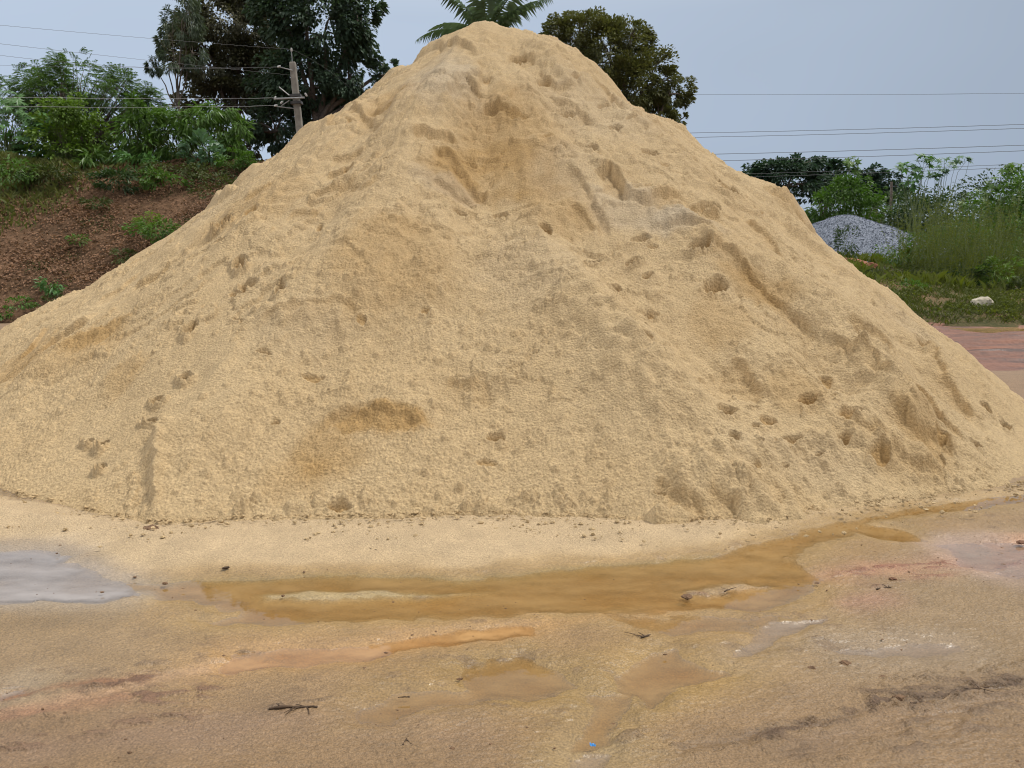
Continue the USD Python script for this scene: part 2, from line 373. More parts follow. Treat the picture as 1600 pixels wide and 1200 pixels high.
L_YELLOW = leaf_mat('yellow_green_leaf', [(0.035, 0.058, 0.013), (0.106, 0.180, 0.023), (0.230, 0.311, 0.032), (0.423, 0.410, 0.038)], 0.35, 0.5, 1.0)
L_BRIGHT = leaf_mat('bright_vine_leaf', [(0.031, 0.073, 0.010), (0.077, 0.159, 0.018), (0.152, 0.265, 0.031)], 0.32, 0.5, 0.7)
L_DARKGREEN = leaf_mat('deep_green_leaf', [(0.022, 0.043, 0.014), (0.043, 0.077, 0.024), (0.081, 0.131, 0.040)], 0.25, 0.5, 0.7)
L_FAR = leaf_mat('far_tree_leaf', [(0.019, 0.043, 0.026), (0.036, 0.070, 0.043), (0.060, 0.102, 0.060)], 0.2, 0.6, 0.35)
L_WEED = leaf_mat('weed_leaf', [(0.062, 0.084, 0.011), (0.132, 0.150, 0.020), (0.246, 0.228, 0.034)], 0.35, 0.6, 0.8)
L_GRASS = leaf_mat('grass_blade', [(0.048, 0.066, 0.014), (0.103, 0.113, 0.027), (0.183, 0.165, 0.049), (0.267, 0.175, 0.079)], 0.3, 0.6, 0.9)
L_GRASSB = leaf_mat('fresh_grass_blade', [(0.045, 0.057, 0.010), (0.090, 0.104, 0.018), (0.146, 0.151, 0.034)], 0.3, 0.6, 0.9)
L_LITTER = leaf_mat('dry_leaf', [(0.078, 0.046, 0.027), (0.208, 0.115, 0.065), (0.377, 0.230, 0.128), (0.598, 0.419, 0.257)], 0.1, 0.8, 2.5)
L_CREEP = leaf_mat('creeper_leaf', [(0.033, 0.045, 0.011), (0.064, 0.084, 0.018), (0.129, 0.151, 0.031)], 0.25, 0.6, 0.8)

# ------------------------------------------------------------------ the sand heap's large shape
AX, AY, H = -0.48, 12.9, 5.45
BL = np.array([(0, 772), (100, 800), (230, 828), (380, 820), (520, 818), (660, 814), (800, 812), (920, 818), (1000, 822), (1100, 822), (1200, 818), (1300, 800), (1450, 785), (1600, 766)], float)
_g = on_ground(BL[:, 0], BL[:, 1])
PHI_N = np.concatenate([[-math.pi, -1.4, -1.0], np.arctan2(_g[:, 0] - AX, AY - _g[:, 1]), [1.0, 1.4, math.pi]])
RAD_N = np.concatenate([[8.3] * 3, np.hypot(_g[:, 0] - AX, _g[:, 1] - AY), [8.3] * 3])
S_N = np.linspace(0, 1, 49)
LEFT_N = np.array([1.017, 1.01, 1.001, 0.988, 0.974, 0.962, 0.927, 0.869, 0.869, 0.85, 0.819, 0.787, 0.755, 0.736, 0.716, 0.7, 0.691, 0.661, 0.624, 0.59, 0.577, 0.572, 0.543, 0.503, 0.494, 0.442, 0.422, 0.398, 0.374, 0.353, 0.333, 0.312, 0.292, 0.271, 0.249, 0.232, 0.215, 0.198, 0.178, 0.157, 0.136, 0.115, 0.094, 0.072, 0.051, 0.03, 0.009, -0.013, -0.032])
RIGHT_N = np.array([1.017, 1.012, 1.004, 0.997, 0.984, 0.97, 0.957, 0.944, 0.932, 0.911, 0.888, 0.862, 0.835, 0.8, 0.763, 0.741, 0.722, 0.704, 0.687, 0.672, 0.644, 0.614, 0.586, 0.56, 0.543, 0.523, 0.51, 0.499, 0.486, 0.46, 0.399, 0.362, 0.335, 0.307, 0.282, 0.259, 0.237, 0.208, 0.18, 0.153, 0.127, 0.101, 0.074, 0.048, 0.022, -0.004, -0.029, -0.055, -0.074])
_k = np.exp(-0.5 * (np.arange(-6, 7) / 2.6) ** 2)
_k /= _k.sum()
LEFT_S, RIGHT_S = (np.convolve(np.concatenate([2 * p[0] - p[6:0:-1], p, 2 * p[-1] - p[-2:-8:-1]]), _k, 'valid') for p in (LEFT_N, RIGHT_N))


def heap_front(s):
    lin = 1.0 - (s - 0.06) / 0.94
    return np.where(s < 0.0882, 1.0169 - 6.03 * s * s, lin)


def heap_z(x, y):
    phi, r = np.arctan2(x - AX, AY - y), np.hypot(x - AX, y - AY)
    s = r / np.interp(phi, PHI_N, RAD_N)
    wl = sstep(0.35, 1.05, -phi) * (1 - sstep(2.2, 2.9, -phi))
    wr = sstep(0.35, 1.05, phi) * (1 - sstep(2.2, 2.9, phi))
    over = np.minimum(1 - s, 0)
    fl, fr = sstep(0.55, 0.95, -phi) * (1 - sstep(1.6, 2.0, -phi)), sstep(0.5, 0.9, phi) * (1 - sstep(1.6, 2.0, phi))
    ls, rs = np.interp(s, S_N, LEFT_S), np.interp(s, S_N, RIGHT_S)
    left = ls + (np.interp(s, S_N, LEFT_N) - ls) * fl + over
    right = rs + (np.interp(s, S_N, RIGHT_N) - rs) * fr + over
    return H * (heap_front(s) * (1 - wl - wr) + left * wl + right * wr), s, phi


def on_heap(px, py):
    """Where a line of sight first meets the heap's large shape (None if it misses)."""
    r = ray(px, py)
    t = np.linspace(4.3, 14.5, 900) / r[1]
    p = EYE + r * t[:, None]
    hit = np.nonzero(p[:, 2] < heap_z(p[:, 0], p[:, 1])[0])[0]
    return p[hit[0]] if len(hit) else None



# ------------------------------------------------------------------ the sand heap: mesh with slumps, scarps, footprints and clods
def build_heap():
    rng = np.random.default_rng(7)
    inner = np.linspace(-0.71, 0.71, 1080)
    outer = 0.72 + np.linspace(0.004, 0.55, 46) ** 1.15
    T = np.concatenate([-outer[::-1], inner, outer])
    yy = np.linspace(4.3, 13.4, 3000)
    zz = np.maximum(heap_z(0 * yy + AX * yy / AY, yy)[0], 0)
    scr = FPX * np.arctan2(zz - CAMH, yy)                      # even spacing along the slope as it is seen from the yard
    Y = np.concatenate([np.interp(np.linspace(scr[0], scr.max(), 580), np.maximum.accumulate(scr) + 1e-6 * np.arange(3000), yy), 13.45 + np.linspace(0.02, 8.4, 56)])
    X = T[None, :] * Y[:, None]
    YY = np.broadcast_to(Y[:, None], X.shape).copy()
    Z0, S, PHI = heap_z(X, YY)
    D = np.zeros_like(X)
    stain_shade = np.zeros(X.shape + (3,))
    toe = sstep(1.0, 0.9, S)
    # soft general relief
    D += 0.16 * fbm(PHI * 2.6, S * 2.2, 3, 1) * toe * sstep(0.04, 0.25, S)
    D += 0.07 * fbm(X * 2.0, YY * 2.0, 3, 10) * sstep(0.4, 0.15, S)
    D += 0.10 * fbm(X * 0.9, YY * 0.9, 4, 2) * toe
    gully = fbm(PHI * 11 + 0.6 * fbm(X * .7, YY * .7, 2, 5), S * 2.0, 3, 3)
    D += 0.02 * fbm(PHI * 34 + 1.2 * fbm(X * 1.2, YY * 1.2, 2, 7), S * 3.2, 3, 8) * toe * sstep(0.2, 0.45, S) * (0.5 + sstep(0.3, 0.8, np.abs(PHI)))
    D += 0.065 * gully * toe * sstep(0.16, 0.42, S) * (1 + 1.0 * sstep(0.35, 0.9, PHI))
    D += 0.05 * fbm(PHI * 16, S * 6, 3, 6) * sstep(0.78, 0.93, S)
    for sd_, am in ((301, 0.036), (302, 0.026)):                 # crusted sheets of damp sand with broken edges
        n_ = fbm(X * 1.15 + 0.3 * sd_, YY * 1.5, 6, sd_, 0.6)
        D += am * sstep(0.03, 0.075, n_) * sstep(-0.15, 0.15, fbm(X * 0.5, YY * 0.5, 2, sd_ + 5)) * sstep(0.97, 0.8, S)
    rough = np.clip(0.5 + 1.5 * fbm(X * 0.6, YY * 0.6, 3, 11), 0.08, 1.4)     # clotted here, smooth there
    D += 0.026 * fbm(X * 3.1, YY * 3.4, 3, 20) * (0.5 + 0.8 * rough) * toe
    b = fbm(X * 7.5, YY * 6.5, 2, 30)
    D += 0.017 * b * rough * toe
    c1 = perlin(X * 12 + 2 * b, YY * 15, 41)
    D += 0.013 * (np.abs(c1) - 0.25) * (0.15 + rough)
    c2 = perlin(X * 29, YY * 25 + c1, 42)
    D += 0.013 * (np.abs(c2) - 0.25) * (0.3 + rough)
    c3 = perlin(X * 47 - c2, YY * 58, 45)
    D += 0.0095 * (np.abs(c3) - 0.25) * (0.5 + 0.8 * rough)
    D += (0.0042 * perlin(X * 55, YY * 44, 43) + 0.002 * perlin(X * 95, YY * 70, 44)) * (0.5 + 0.6 * rough)

    def win(x, y, rad):
        j0, j1 = np.searchsorted(Y, [y - rad, y + rad])
        e = [(x + q * rad) / yy_ for q in (-1, 1) for yy_ in (y - rad, y + rad)]
        i0, i1 = np.searchsorted(T, [min(e), max(e)])
        return slice(j0, j1), slice(i0, i1)

    def pit(px, py, w, h, deep=1.0, damp=0.3):
        p = on_heap(px, py)
        if p is None:
            return
        k = p[1] / FPX
        e_ = 0.06
        gx = float(heap_z(p[0] + e_, p[1])[0] - heap_z(p[0] - e_, p[1])[0]) / (2 * e_)
        gy = float(heap_z(p[0], p[1] + e_)[0] - heap_z(p[0], p[1] - e_)[0]) / (2 * e_) + max(0.0, CAMH - p[2]) / p[1]
        gy = max(gy, 0.25)
        a, hh = 0.49 * w * k, 0.49 * h * k                      # half width across, half height up the slope
        b_ = hh / gy
        sl = win(p[0], p[1], 2.3 * max(a, b_))
        dx, dy = X[sl] - p[0], YY[sl] - p[1]
        u, v = dx / a, (dy * gy + dx * gx) / hh
        n = perlin(X[sl] * 9, YY[sl] * 9, 77)
        ang = rng.uniform(-0.35, 0.35)
        u, v = u * math.cos(ang) + v * math.sin(ang) + 0.17 * n, -u * math.sin(ang) + v * math.cos(ang) + 0.17 * perlin(X[sl] * 11, YY[sl] * 11, 78)
        q = np.sqrt(u * u + np.where(v > 0, 1.0, 0.8) * v * v) + 0.14 * perlin(X[sl] * 24, YY[sl] * 24, 79)
        core = 1 - sstep(0.74, 1.03, q)
        d = min(0.3, 0.04 + 1.25 * min(b_, 1.3 * a)) * deep * (1.35 if deep > 1.25 else 1.0)
        D[sl] -= d * core * np.clip(0.7 + 0.5 * v, 0.2, 1.3)
        D[sl] += 0.24 * d * np.exp(-((q - 1.25) / 0.26) ** 2) * np.clip(0.5 - 0.8 * v, 0, 1.3) * (0.4 + 1.2 * np.abs(perlin(X[sl] * 17, YY[sl] * 17, 80)))
        stain_shade[sl][..., 0] += (damp + (1.0 if deep > 1.25 else 0.35)) * core  # damp footprint sand, plus shade painted into pit cores, deepest holes darkest

    def line_dist(pts, reach):
        """signed distance (left of the direction of travel positive) and 0..1 along, inside a window"""
        P = np.array([q for q in (on_heap(*p) for p in pts) if q is not None])[:, :2]
        if len(P) < 2:
            return None
        c, rad = (P.min(0) + P.max(0)) / 2, np.ptp(P, axis=0).max() / 2 + reach
        sl = win(c[0], c[1], rad)
        qx, qy = X[sl], YY[sl]
        wob = 0.05 * perlin(qx * 3.5, qy * 3.5, 61) + 0.035 * perlin(qx * 9, qy * 9, 62) + 0.018 * perlin(qx * 24, qy * 24, 64)
        wob2 = 0.03 * perlin(qx * 9 + 5, qy * 9, 63)
        qx, qy = qx + wob2, qy + wob
        best, sd, al = np.full(qx.shape, 1e9), np.zeros(qx.shape), np.zeros(qx.shape)
        L = np.concatenate([[0], np.cumsum(np.linalg.norm(np.diff(P, axis=0), axis=1))])
        for i in range(len(P) - 1):
            e = P[i + 1] - P[i]
            l2 = e @ e
            t_ = ((qx - P[i, 0]) * e[0] + (qy - P[i, 1]) * e[1]) / l2
            t = np.clip(t_, 0, 1)
            dx, dy = qx - P[i, 0] - t * e[0], qy - P[i, 1] - t * e[1]
            dd = np.hypot(dx, dy)
            m = dd < best
            best = np.where(m, dd, best)
            sd = np.where(m, np.where(e[0] * dy - e[1] * dx > 0, 1, -1) * dd, sd)
            al = np.where(m, (L[i] + t * math.sqrt(l2)) / L[-1], al)
        return sl, sd, al, best

    def scarp(pts, amp, up=0.35, down=0.3, edge=0.035, damp=0.35, taper=0.18):
        """a break of slope: the side on the left of the line stands higher"""
        r = line_dist(pts, 2.5 * max(up, down))
        if r is None:
            return
        sl, sd, al, best = r
        w = sstep(0, taper, al) * sstep(1, 1 - taper, al) * np.where((al <= 0) | (al >= 1), np.exp(-(best / 0.1) ** 2), 1)
        f = np.where(sd > 0, 0.55 * np.exp(-sd / up), -0.45 * np.exp(sd / down)) * np.tanh(np.abs(sd) / edge)
        up, down = 0.7 * up, 0.7 * down
        f = np.where(sd > 0, 0.55 * np.exp(-sd / up), -0.45 * np.exp(sd / down)) * np.tanh(np.abs(sd) / (0.6 * edge))
        D[sl] += 1.05 * amp * w * f
        stain_shade[sl][..., 0] += damp * w * np.where(sd < 0, np.exp(1.6 * sd / down), np.exp(-sd / 0.03))

    def ridge(pts, amp, wid, lumpy=0.0, taper=0.15):
        r = line_dist(pts, 3 * wid)
        if r is None:
            return
        sl, sd, al, best = r
        w = sstep(-0.001, taper, al) * sstep(1.001, 1 - taper, al)
        n = 1 + lumpy * 1.4 * perlin(X[sl] * 8, YY[sl] * 8, 91)
        D[sl] += 1.25 * amp * w * n * np.exp(-(sd / wid) ** 2)

    # shoulders and slump lines
    for pts, amp, up, down in [
        ([(1085, 398), (1130, 408), (1172, 432), (1205, 462), (1245, 498), (1290, 540)], 0.10, 0.5, 0.4),
        ([(1150, 560), (1170, 585), (1195, 625)], 0.08, 0.3, 0.4),
        ([(1318, 528), (1345, 536), (1372, 556), (1400, 580)], 0.10, 0.3, 0.3),
        ([(1290, 528), (1325, 560), (1362, 590), (1392, 640)], 0.10, 0.35, 0.3),
        ([(1425, 600), (1470, 660), (1510, 700)], 0.10, 0.3, 0.3),
        ([(1380, 650), (1430, 690), (1480, 700), (1500, 725)], 0.12, 0.3, 0.3),
        ([(1440, 540), (1480, 600), (1540, 660)], 0.09, 0.3, 0.3),
        ([(1300, 655), (1345, 690), (1390, 700)], 0.08, 0.25, 0.25),
        ([(1350, 735), (1400, 722), (1440, 735), (1480, 742)], 0.09, 0.25, 0.25),
        ([(925, 278), (955, 280), (975, 300), (985, 322)], 0.20, 0.35, 0.4),
        ([(985, 318), (1010, 322), (1045, 312), (1065, 300)], 0.12, 0.25, 0.3),
        ([(1030, 365), (1062, 355), (1100, 375), (1122, 385)], 0.10, 0.3, 0.3),
        ([(1080, 318), (1100, 338), (1130, 345)], 0.12, 0.3, 0.25),
        ([(1115, 280), (1140, 300), (1160, 305)], 0.13, 0.25, 0.25),
        ([(1160, 340), (1195, 380), (1225, 420)], 0.09, 0.35, 0.3),
        ([(880, 255), (905, 275), (930, 320), (960, 350)], 0.09, 0.4, 0.5),
        ([(893, 315), (915, 328), (935, 345)], 0.07, 0.12, 0.14),
        ([(790, 85), (815, 92), (840, 105)], 0.12, 0.25, 0.25),
        ([(840, 112), (870, 140), (905, 145)], 0.09, 0.25, 0.25),
        ([(920, 118), (950, 150), (975, 185)], 0.10, 0.25, 0.25),
        ([(860, 160), (900, 175), (930, 200)], 0.09, 0.25, 0.25),
        ([(985, 196), (1010, 196), (1035, 203)], 0.07, 0.15, 0.15),
        ([(700, 185), (712, 150), (727, 138), (745, 152), (758, 165)], 0.14, 0.3, 0.3),
        ([(752, 170), (770, 176), (795, 182), (815, 184)], 0.10, 0.3, 0.3),
        ([(640, 235), (655, 225), (690, 220), (722, 228)], 0.13, 0.3, 0.35),
        ([(672, 240), (700, 248), (722, 262), (755, 285), (768, 300)], 0.10, 0.25, 0.3),
        ([(675, 288), (705, 292), (740, 288)], 0.08, 0.25, 0.25),
        ([(512, 222), (522, 200), (534, 184)], 0.10, 0.25, 0.25),
        ([(530, 184), (552, 180), (572, 190), (592, 205)], 0.12, 0.25, 0.25),
        ([(580, 178), (605, 184), (620, 178)], 0.09, 0.2, 0.25),
        ([(515, 255), (545, 245), (575, 232)], 0.07, 0.2, 0.2),
        ([(510, 275), (530, 265), (560, 255)], 0.08, 0.2, 0.22),
        ([(475, 318), (505, 305), (540, 292), (565, 280)], 0.08, 0.2, 0.22),
        ([(560, 298), (580, 296), (595, 290)], 0.06, 0.12, 0.15),
        ([(448, 345), (470, 335), (500, 330)], 0.06, 0.2, 0.2),
        ([(380, 330), (405, 315), (430, 300)], 0.06, 0.15, 0.2),
        ([(212, 440), (238, 432), (267, 418)], 0.09, 0.25, 0.16),
        ([(58, 560), (85, 532), (110, 518), (145, 500)], 0.13, 0.35, 0.2),
        ([(25, 560), (50, 535), (74, 508)], 0.10, 0.2, 0.2),
        ([(150, 470), (185, 450), (215, 425)], 0.05, 0.3, 0.2),
        ([(500, 668), (510, 650), (540, 642), (600, 640), (640, 650), (668, 668)], 0.08, 0.25, 0.22),
        ([(400, 500), (450, 490), (520, 492), (575, 505)], 0.05, 0.15, 0.2),
        ([(690, 590), (720, 600), (770, 590)], 0.04, 0.12, 0.15),
        ([(1020, 760), (1060, 775), (1110, 800)], 0.08, 0.2, 0.2),
        ([(1100, 760), (1135, 790), (1165, 812)], 0.07, 0.2, 0.2),
    ]:
        scarp(pts, amp, up, down)
    scarp([(652, 76), (672, 70), (700, 76), (728, 84), (748, 96)], 0.13, 0.3, 0.35, damp=0.1)
    scarp([(748, 100), (752, 130), (745, 165)], -0.10, 0.3, 0.3, damp=0.2)
    # ribs that run down the face
    for pts, amp, wid, lum in [
        ([(740, 60), (700, 110), (690, 160), (660, 215)], 0.10, 0.35, 0.1),
        ([(680, 130), (630, 250), (580, 400), (540, 540)], 0.13, 0.55, 0.1),
        ([(790, 320), (890, 430), (1000, 560), (1110, 680)], 0.13, 0.45, 0.15),
        ([(870, 320), (990, 450), (1110, 590), (1180, 650)], -0.12, 0.35, 0.15),
        ([(720, 180), (760, 300), (770, 400)], -0.07, 0.4, 0.1),
        ([(560, 170), (500, 250), (420, 330), (330, 420)], 0.10, 0.3, 0.2),
        ([(600, 220), (520, 330), (430, 430)], -0.09, 0.3, 0.2),
        ([(1180, 420), (1270, 540), (1330, 640)], -0.10, 0.3, 0.2),
        ([(1270, 380), (1380, 500), (1500, 620)], 0.10, 0.25, 0.2),
        ([(1330, 430), (1430, 560), (1540, 680)], -0.08, 0.2, 0.2),
        ([(640, 110), (630, 165), (610, 215)], 0.06, 0.2, 0.1),
        ([(810, 60), (880, 110), (960, 170), (1040, 225), (1120, 300), (1165, 350)], 0.10, 0.4, 0.3),
        ([(985, 300), (1060, 350), (1130, 400), (1220, 455), (1310, 540), (1390, 640), (1480, 720)], 0.10, 0.35, 0.2),
        ([(1150, 330), (1240, 430), (1350, 530), (1440, 620)], 0.07, 0.3, 0.2),
        ([(1330, 560), (1400, 640), (1460, 690)], 0.08, 0.2, 0.3),
        ([(880, 420), (960, 520), (1050, 620), (1110, 690)], 0.05, 0.3, 0.2),
        ([(700, 300), (690, 400), (695, 480)], 0.035, 0.25, 0.2),
        ([(780, 588), (730, 615), (690, 640), (660, 668)], -0.03, 0.09, 0.5),
        ([(790, 600), (760, 610), (740, 640)], -0.018, 0.07, 0.5),
        ([(375, 500), (450, 496), (520, 505), (580, 512)], 0.035, 0.09, 0.9),
        ([(1010, 828), (1050, 822), (1085, 832)], 0.10, 0.10, 0.4),
        ([(1150, 815), (1210, 806), (1260, 798)], 0.09, 0.14, 0.5),
        ([(1250, 720), (1320, 700), (1400, 715), (1490, 735)], 0.06, 0.15, 0.5),
        ([(1040, 770), (1110, 740), (1180, 720), (1260, 725)], 0.06, 0.16, 0.5),
        ([(245, 668), (240, 720), (236, 770), (226, 822)], 0.05, 0.055, 0.5),
        ([(1210, 300), (1236, 330), (1250, 380)], 0.10, 0.16, 0.2),
    ]:
        ridge(pts, amp, wid, lum)
    # the scraped ramp at the left foot: the face right of this line stands proud
    scarp([(226, 826), (236, 775), (240, 722), (246, 668)], -0.08, 0.35, 0.25, 0.03, 0.0, 0.1)
    for k in range(9):                                         # tyre cleats pressed into the ramp
        ridge([(200, 748 + 9 * k), (214, 750 + 9 * k)], 0.018, 0.018, 0.3, 0.05)
    for k in range(6):
        ridge([(130 + 3 * k, 765 + 8 * k), (150 + 3 * k, 763 + 8 * k)], 0.012, 0.016, 0.3, 0.05)
    # footprints and holes
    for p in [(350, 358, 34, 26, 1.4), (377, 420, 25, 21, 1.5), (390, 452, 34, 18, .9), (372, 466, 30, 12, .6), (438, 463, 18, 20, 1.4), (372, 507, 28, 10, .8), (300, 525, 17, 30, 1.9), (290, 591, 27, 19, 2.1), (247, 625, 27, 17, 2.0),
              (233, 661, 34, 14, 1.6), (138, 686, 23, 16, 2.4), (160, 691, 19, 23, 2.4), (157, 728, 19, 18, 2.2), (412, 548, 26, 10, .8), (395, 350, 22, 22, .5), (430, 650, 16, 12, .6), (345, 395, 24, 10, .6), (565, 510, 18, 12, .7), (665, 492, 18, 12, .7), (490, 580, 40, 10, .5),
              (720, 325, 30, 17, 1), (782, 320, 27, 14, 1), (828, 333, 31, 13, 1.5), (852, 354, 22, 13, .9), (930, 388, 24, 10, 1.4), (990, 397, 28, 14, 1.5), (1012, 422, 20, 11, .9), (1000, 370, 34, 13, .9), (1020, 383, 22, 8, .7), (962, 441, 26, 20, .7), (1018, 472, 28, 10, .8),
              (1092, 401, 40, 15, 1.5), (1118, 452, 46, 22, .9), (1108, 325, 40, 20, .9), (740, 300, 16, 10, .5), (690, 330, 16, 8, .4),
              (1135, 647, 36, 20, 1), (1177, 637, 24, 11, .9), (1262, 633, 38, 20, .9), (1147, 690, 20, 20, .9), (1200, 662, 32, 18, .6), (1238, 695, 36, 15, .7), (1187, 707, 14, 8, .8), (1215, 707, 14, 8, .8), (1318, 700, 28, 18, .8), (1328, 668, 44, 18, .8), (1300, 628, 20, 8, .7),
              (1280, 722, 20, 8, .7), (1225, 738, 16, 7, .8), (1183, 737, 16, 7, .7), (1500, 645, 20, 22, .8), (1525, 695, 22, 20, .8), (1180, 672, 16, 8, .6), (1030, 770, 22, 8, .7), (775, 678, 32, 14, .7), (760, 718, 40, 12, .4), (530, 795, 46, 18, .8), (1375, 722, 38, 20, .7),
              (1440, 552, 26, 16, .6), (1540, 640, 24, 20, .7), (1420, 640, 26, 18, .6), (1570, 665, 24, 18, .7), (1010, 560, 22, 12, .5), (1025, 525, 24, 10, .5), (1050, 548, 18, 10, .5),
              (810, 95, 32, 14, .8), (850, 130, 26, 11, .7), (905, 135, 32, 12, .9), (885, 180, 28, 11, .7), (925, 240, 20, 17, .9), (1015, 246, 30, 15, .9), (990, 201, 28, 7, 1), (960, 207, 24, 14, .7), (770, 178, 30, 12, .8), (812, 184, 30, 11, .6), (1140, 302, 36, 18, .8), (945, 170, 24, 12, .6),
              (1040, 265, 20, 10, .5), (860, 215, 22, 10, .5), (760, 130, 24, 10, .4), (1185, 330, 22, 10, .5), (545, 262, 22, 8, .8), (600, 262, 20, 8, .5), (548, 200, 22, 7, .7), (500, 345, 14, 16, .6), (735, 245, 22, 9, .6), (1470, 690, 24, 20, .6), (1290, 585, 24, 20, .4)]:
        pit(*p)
    # clods that have rolled and stuck: singly everywhere, thick along some bands
    bands = [((640, 900), (400, 560), 330), ((380, 600), (420, 620), 260), ((180, 420), (400, 760), 160), ((1000, 1300), (560, 740), 240), ((640, 960), (580, 800), 260), ((880, 1100), (160, 330), 160),
             ((1050, 1560), (700, 815), 460), ((240, 1020), (770, 818), 380), ((520, 800), (250, 420), 200), ((1250, 1580), (480, 700), 320), ((760, 1000), (60, 200), 130), ((450, 640), (180, 330), 130)]
    for (x0, x1), (y0, y1), n in bands:
        n = int(0.55 * n)
        for px, py in zip(rng.uniform(x0, x1, n), rng.uniform(y0, y1, n)):
            p = on_heap(px, py)
            if p is None:
                continue
            rad = 0.016 + 0.028 * rng.random() ** 2.5
            sl = win(p[0], p[1], 1.6 * rad)
            n_ = 0.4 * perlin(X[sl] * 22, YY[sl] * 22, 5)
            q = np.hypot(X[sl] - p[0], (YY[sl] - p[1]) * 1.15) / rad + n_
            D[sl] += rad * 0.75 * np.clip(1 - q * q, 0, 1) ** 0.7
    # the stains
    def patch(px, py, w, h, ch, amt):
        p = on_heap(px, py)
        if p is None:
            return
        k = p[1] / FPX
        a, b_ = w * k, h * k / 0.75
        q = np.sqrt(((X - p[0]) / a) ** 2 + ((YY - p[1]) / b_) ** 2) + 0.35 * fbm(X * 1.8, YY * 1.8, 3, 51)
        q = q + 0.2 * perlin(X * 6, YY * 6, 52)
        stain_shade[..., ch] += (1.15 * amt if ch == 0 else 0.75 * amt) * (1 - sstep(0.5, 1.2, q))
    for a in [(590, 655, 85, 22, 0, .8), (500, 700, 70, 45, 0, .4), (460, 740, 60, 40, 0, .3), (790, 200, 95, 110, 0, .45), (800, 260, 120, 60, 0, .35), (620, 420, 110, 90, 0, .35), (1190, 455, 75, 30, 0, .45), (1130, 500, 60, 40, 0, .3), (150, 520, 60, 24, 0, .4), (120, 545, 120, 40, 0, .25),
              (30, 560, 60, 50, 0, .4), (200, 590, 40, 30, 0, .35), (400, 330, 110, 60, 0, .3), (620, 160, 50, 40, 0, .5), (700, 270, 50, 45, 0, .35), (1250, 620, 60, 40, 0, .3), (1440, 690, 70, 40, 0, .3), (860, 320, 60, 60, 0, .3), (1240, 340, 50, 30, 0, .3),
              (690, 130, 55, 80, 1, .65), (690, 150, 80, 70, 1, .3), (1000, 335, 95, 40, 1, .7), (1070, 360, 70, 24, 1, .5), (700, 290, 60, 22, 1, .6), (930, 170, 120, 80, 1, .35), (880, 260, 60, 60, 1, .35), (1280, 380, 40, 60, 1, .3), (1420, 520, 60, 60, 1, .3), (300, 360, 60, 20, 1, .3), (820, 420, 100, 60, 1, .25), (1250, 730, 120, 40, 1, .2), (470, 520, 90, 40, 1, .2)]:
        patch(*a)
    Z = Z0 + D
    lap = (Z[1:-1, 1:-1] * 2 - Z[1:-1, :-2] - Z[1:-1, 2:])     # hollows keep a little more moisture than crests
    V = np.stack([X, YY, Z], -1)
    nr, nc = X.shape
    k = np.arange((nr - 1) * nc).reshape(nr - 1, nc)[:, :-1]
    keep = (S < 1.06) & (Z > -0.12)
    ok = (keep[:-1, :-1] & keep[1:, :-1] & keep[:-1, 1:] & keep[1:, 1:]).ravel()
    q = np.stack([k, k + 1, k + nc + 1, k + nc], -1).reshape(-1, 4)[ok]
    used, inv = np.unique(q, return_inverse=True)
    q = inv.reshape(-1, 4)
    f = np.vstack([q[:, [0, 1, 2]], q[:, [0, 2, 3]]])
    obj('sand_heap', (V.reshape(-1, 3)[used], f), M_SAND, smooth=True, attrs={'stain_shade': np.clip(stain_shade.reshape(-1, 3)[used], 0, 1)},
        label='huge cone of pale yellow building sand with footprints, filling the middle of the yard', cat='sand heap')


build_heap()


# ------------------------------------------------------------------ the ground: one sheet to the horizon, finely worked near the camera
def poly(px):
    return on_ground(np.array(px, float)[:, 0], np.array(px, float)[:, 1])[:, :2]


P_PALE_LEFT = [(-260, 855), (70, 862), (112, 868), (100, 880), (150, 893), (188, 912), (206, 932), (150, 940), (0, 940), (-260, 945)]
P_BAND = [(186, 914), (300, 906), (400, 901), (560, 898), (680, 904), (760, 905), (850, 890), (1000, 879), (1130, 866), (1185, 846), (1240, 828), (1330, 810), (1420, 794), (1530, 778), (1700, 764), (1760, 775), (1600, 787), (1500, 798), (1425, 808), (1360, 818), (1400, 824), (1455, 846), (1420, 851), (1345, 836), (1275, 850), (1262, 880), (1292, 905), (1270, 930), (1190, 957), (1100, 950), (1000, 958), (850, 962), (700, 968), (500, 976), (340, 984), (308, 972), (372, 958), (250, 940)]
P_ISLAND = [(385, 930), (480, 918), (600, 918), (720, 922), (800, 918), (760, 930), (640, 940), (520, 944), (420, 942)]
P_SPOTS = [[(1040, 925), (1150, 905), (1220, 915), (1170, 928), (1090, 936)]]
P_ORANGE = [(360, 1028), (395, 1018), (560, 1014), (640, 1000), (740, 986), (832, 980), (840, 992), (740, 1006), (640, 1014), (560, 1032), (420, 1040), (370, 1050)]
P_MID = [(560, 1118), (640, 1080), (725, 1076), (712, 1052), (765, 1028), (835, 1028), (890, 1055), (902, 1078), (860, 1086), (700, 1100), (620, 1132)]
P_RIGHTMID = [(963, 1062), (990, 1046), (1022, 1020), (1062, 1016), (1078, 1030), (1110, 1046), (1134, 1054), (1082, 1066), (1042, 1076), (1030, 1097), (1010, 1106), (1000, 1086), (970, 1078)]
P_TRAIL = [(926, 1092), (980, 1085), (972, 1112), (957, 1150), (962, 1164), (920, 1172), (888, 1176), (900, 1150), (918, 1120)]
P_SLIVER = [(1150, 1027), (1172, 994), (1225, 974), (1294, 969), (1252, 985), (1202, 1000), (1182, 1016)]
P_FILM = [(1300, 1014), (1400, 1006), (1490, 1008), (1500, 1020), (1390, 1030), (1320, 1026)]
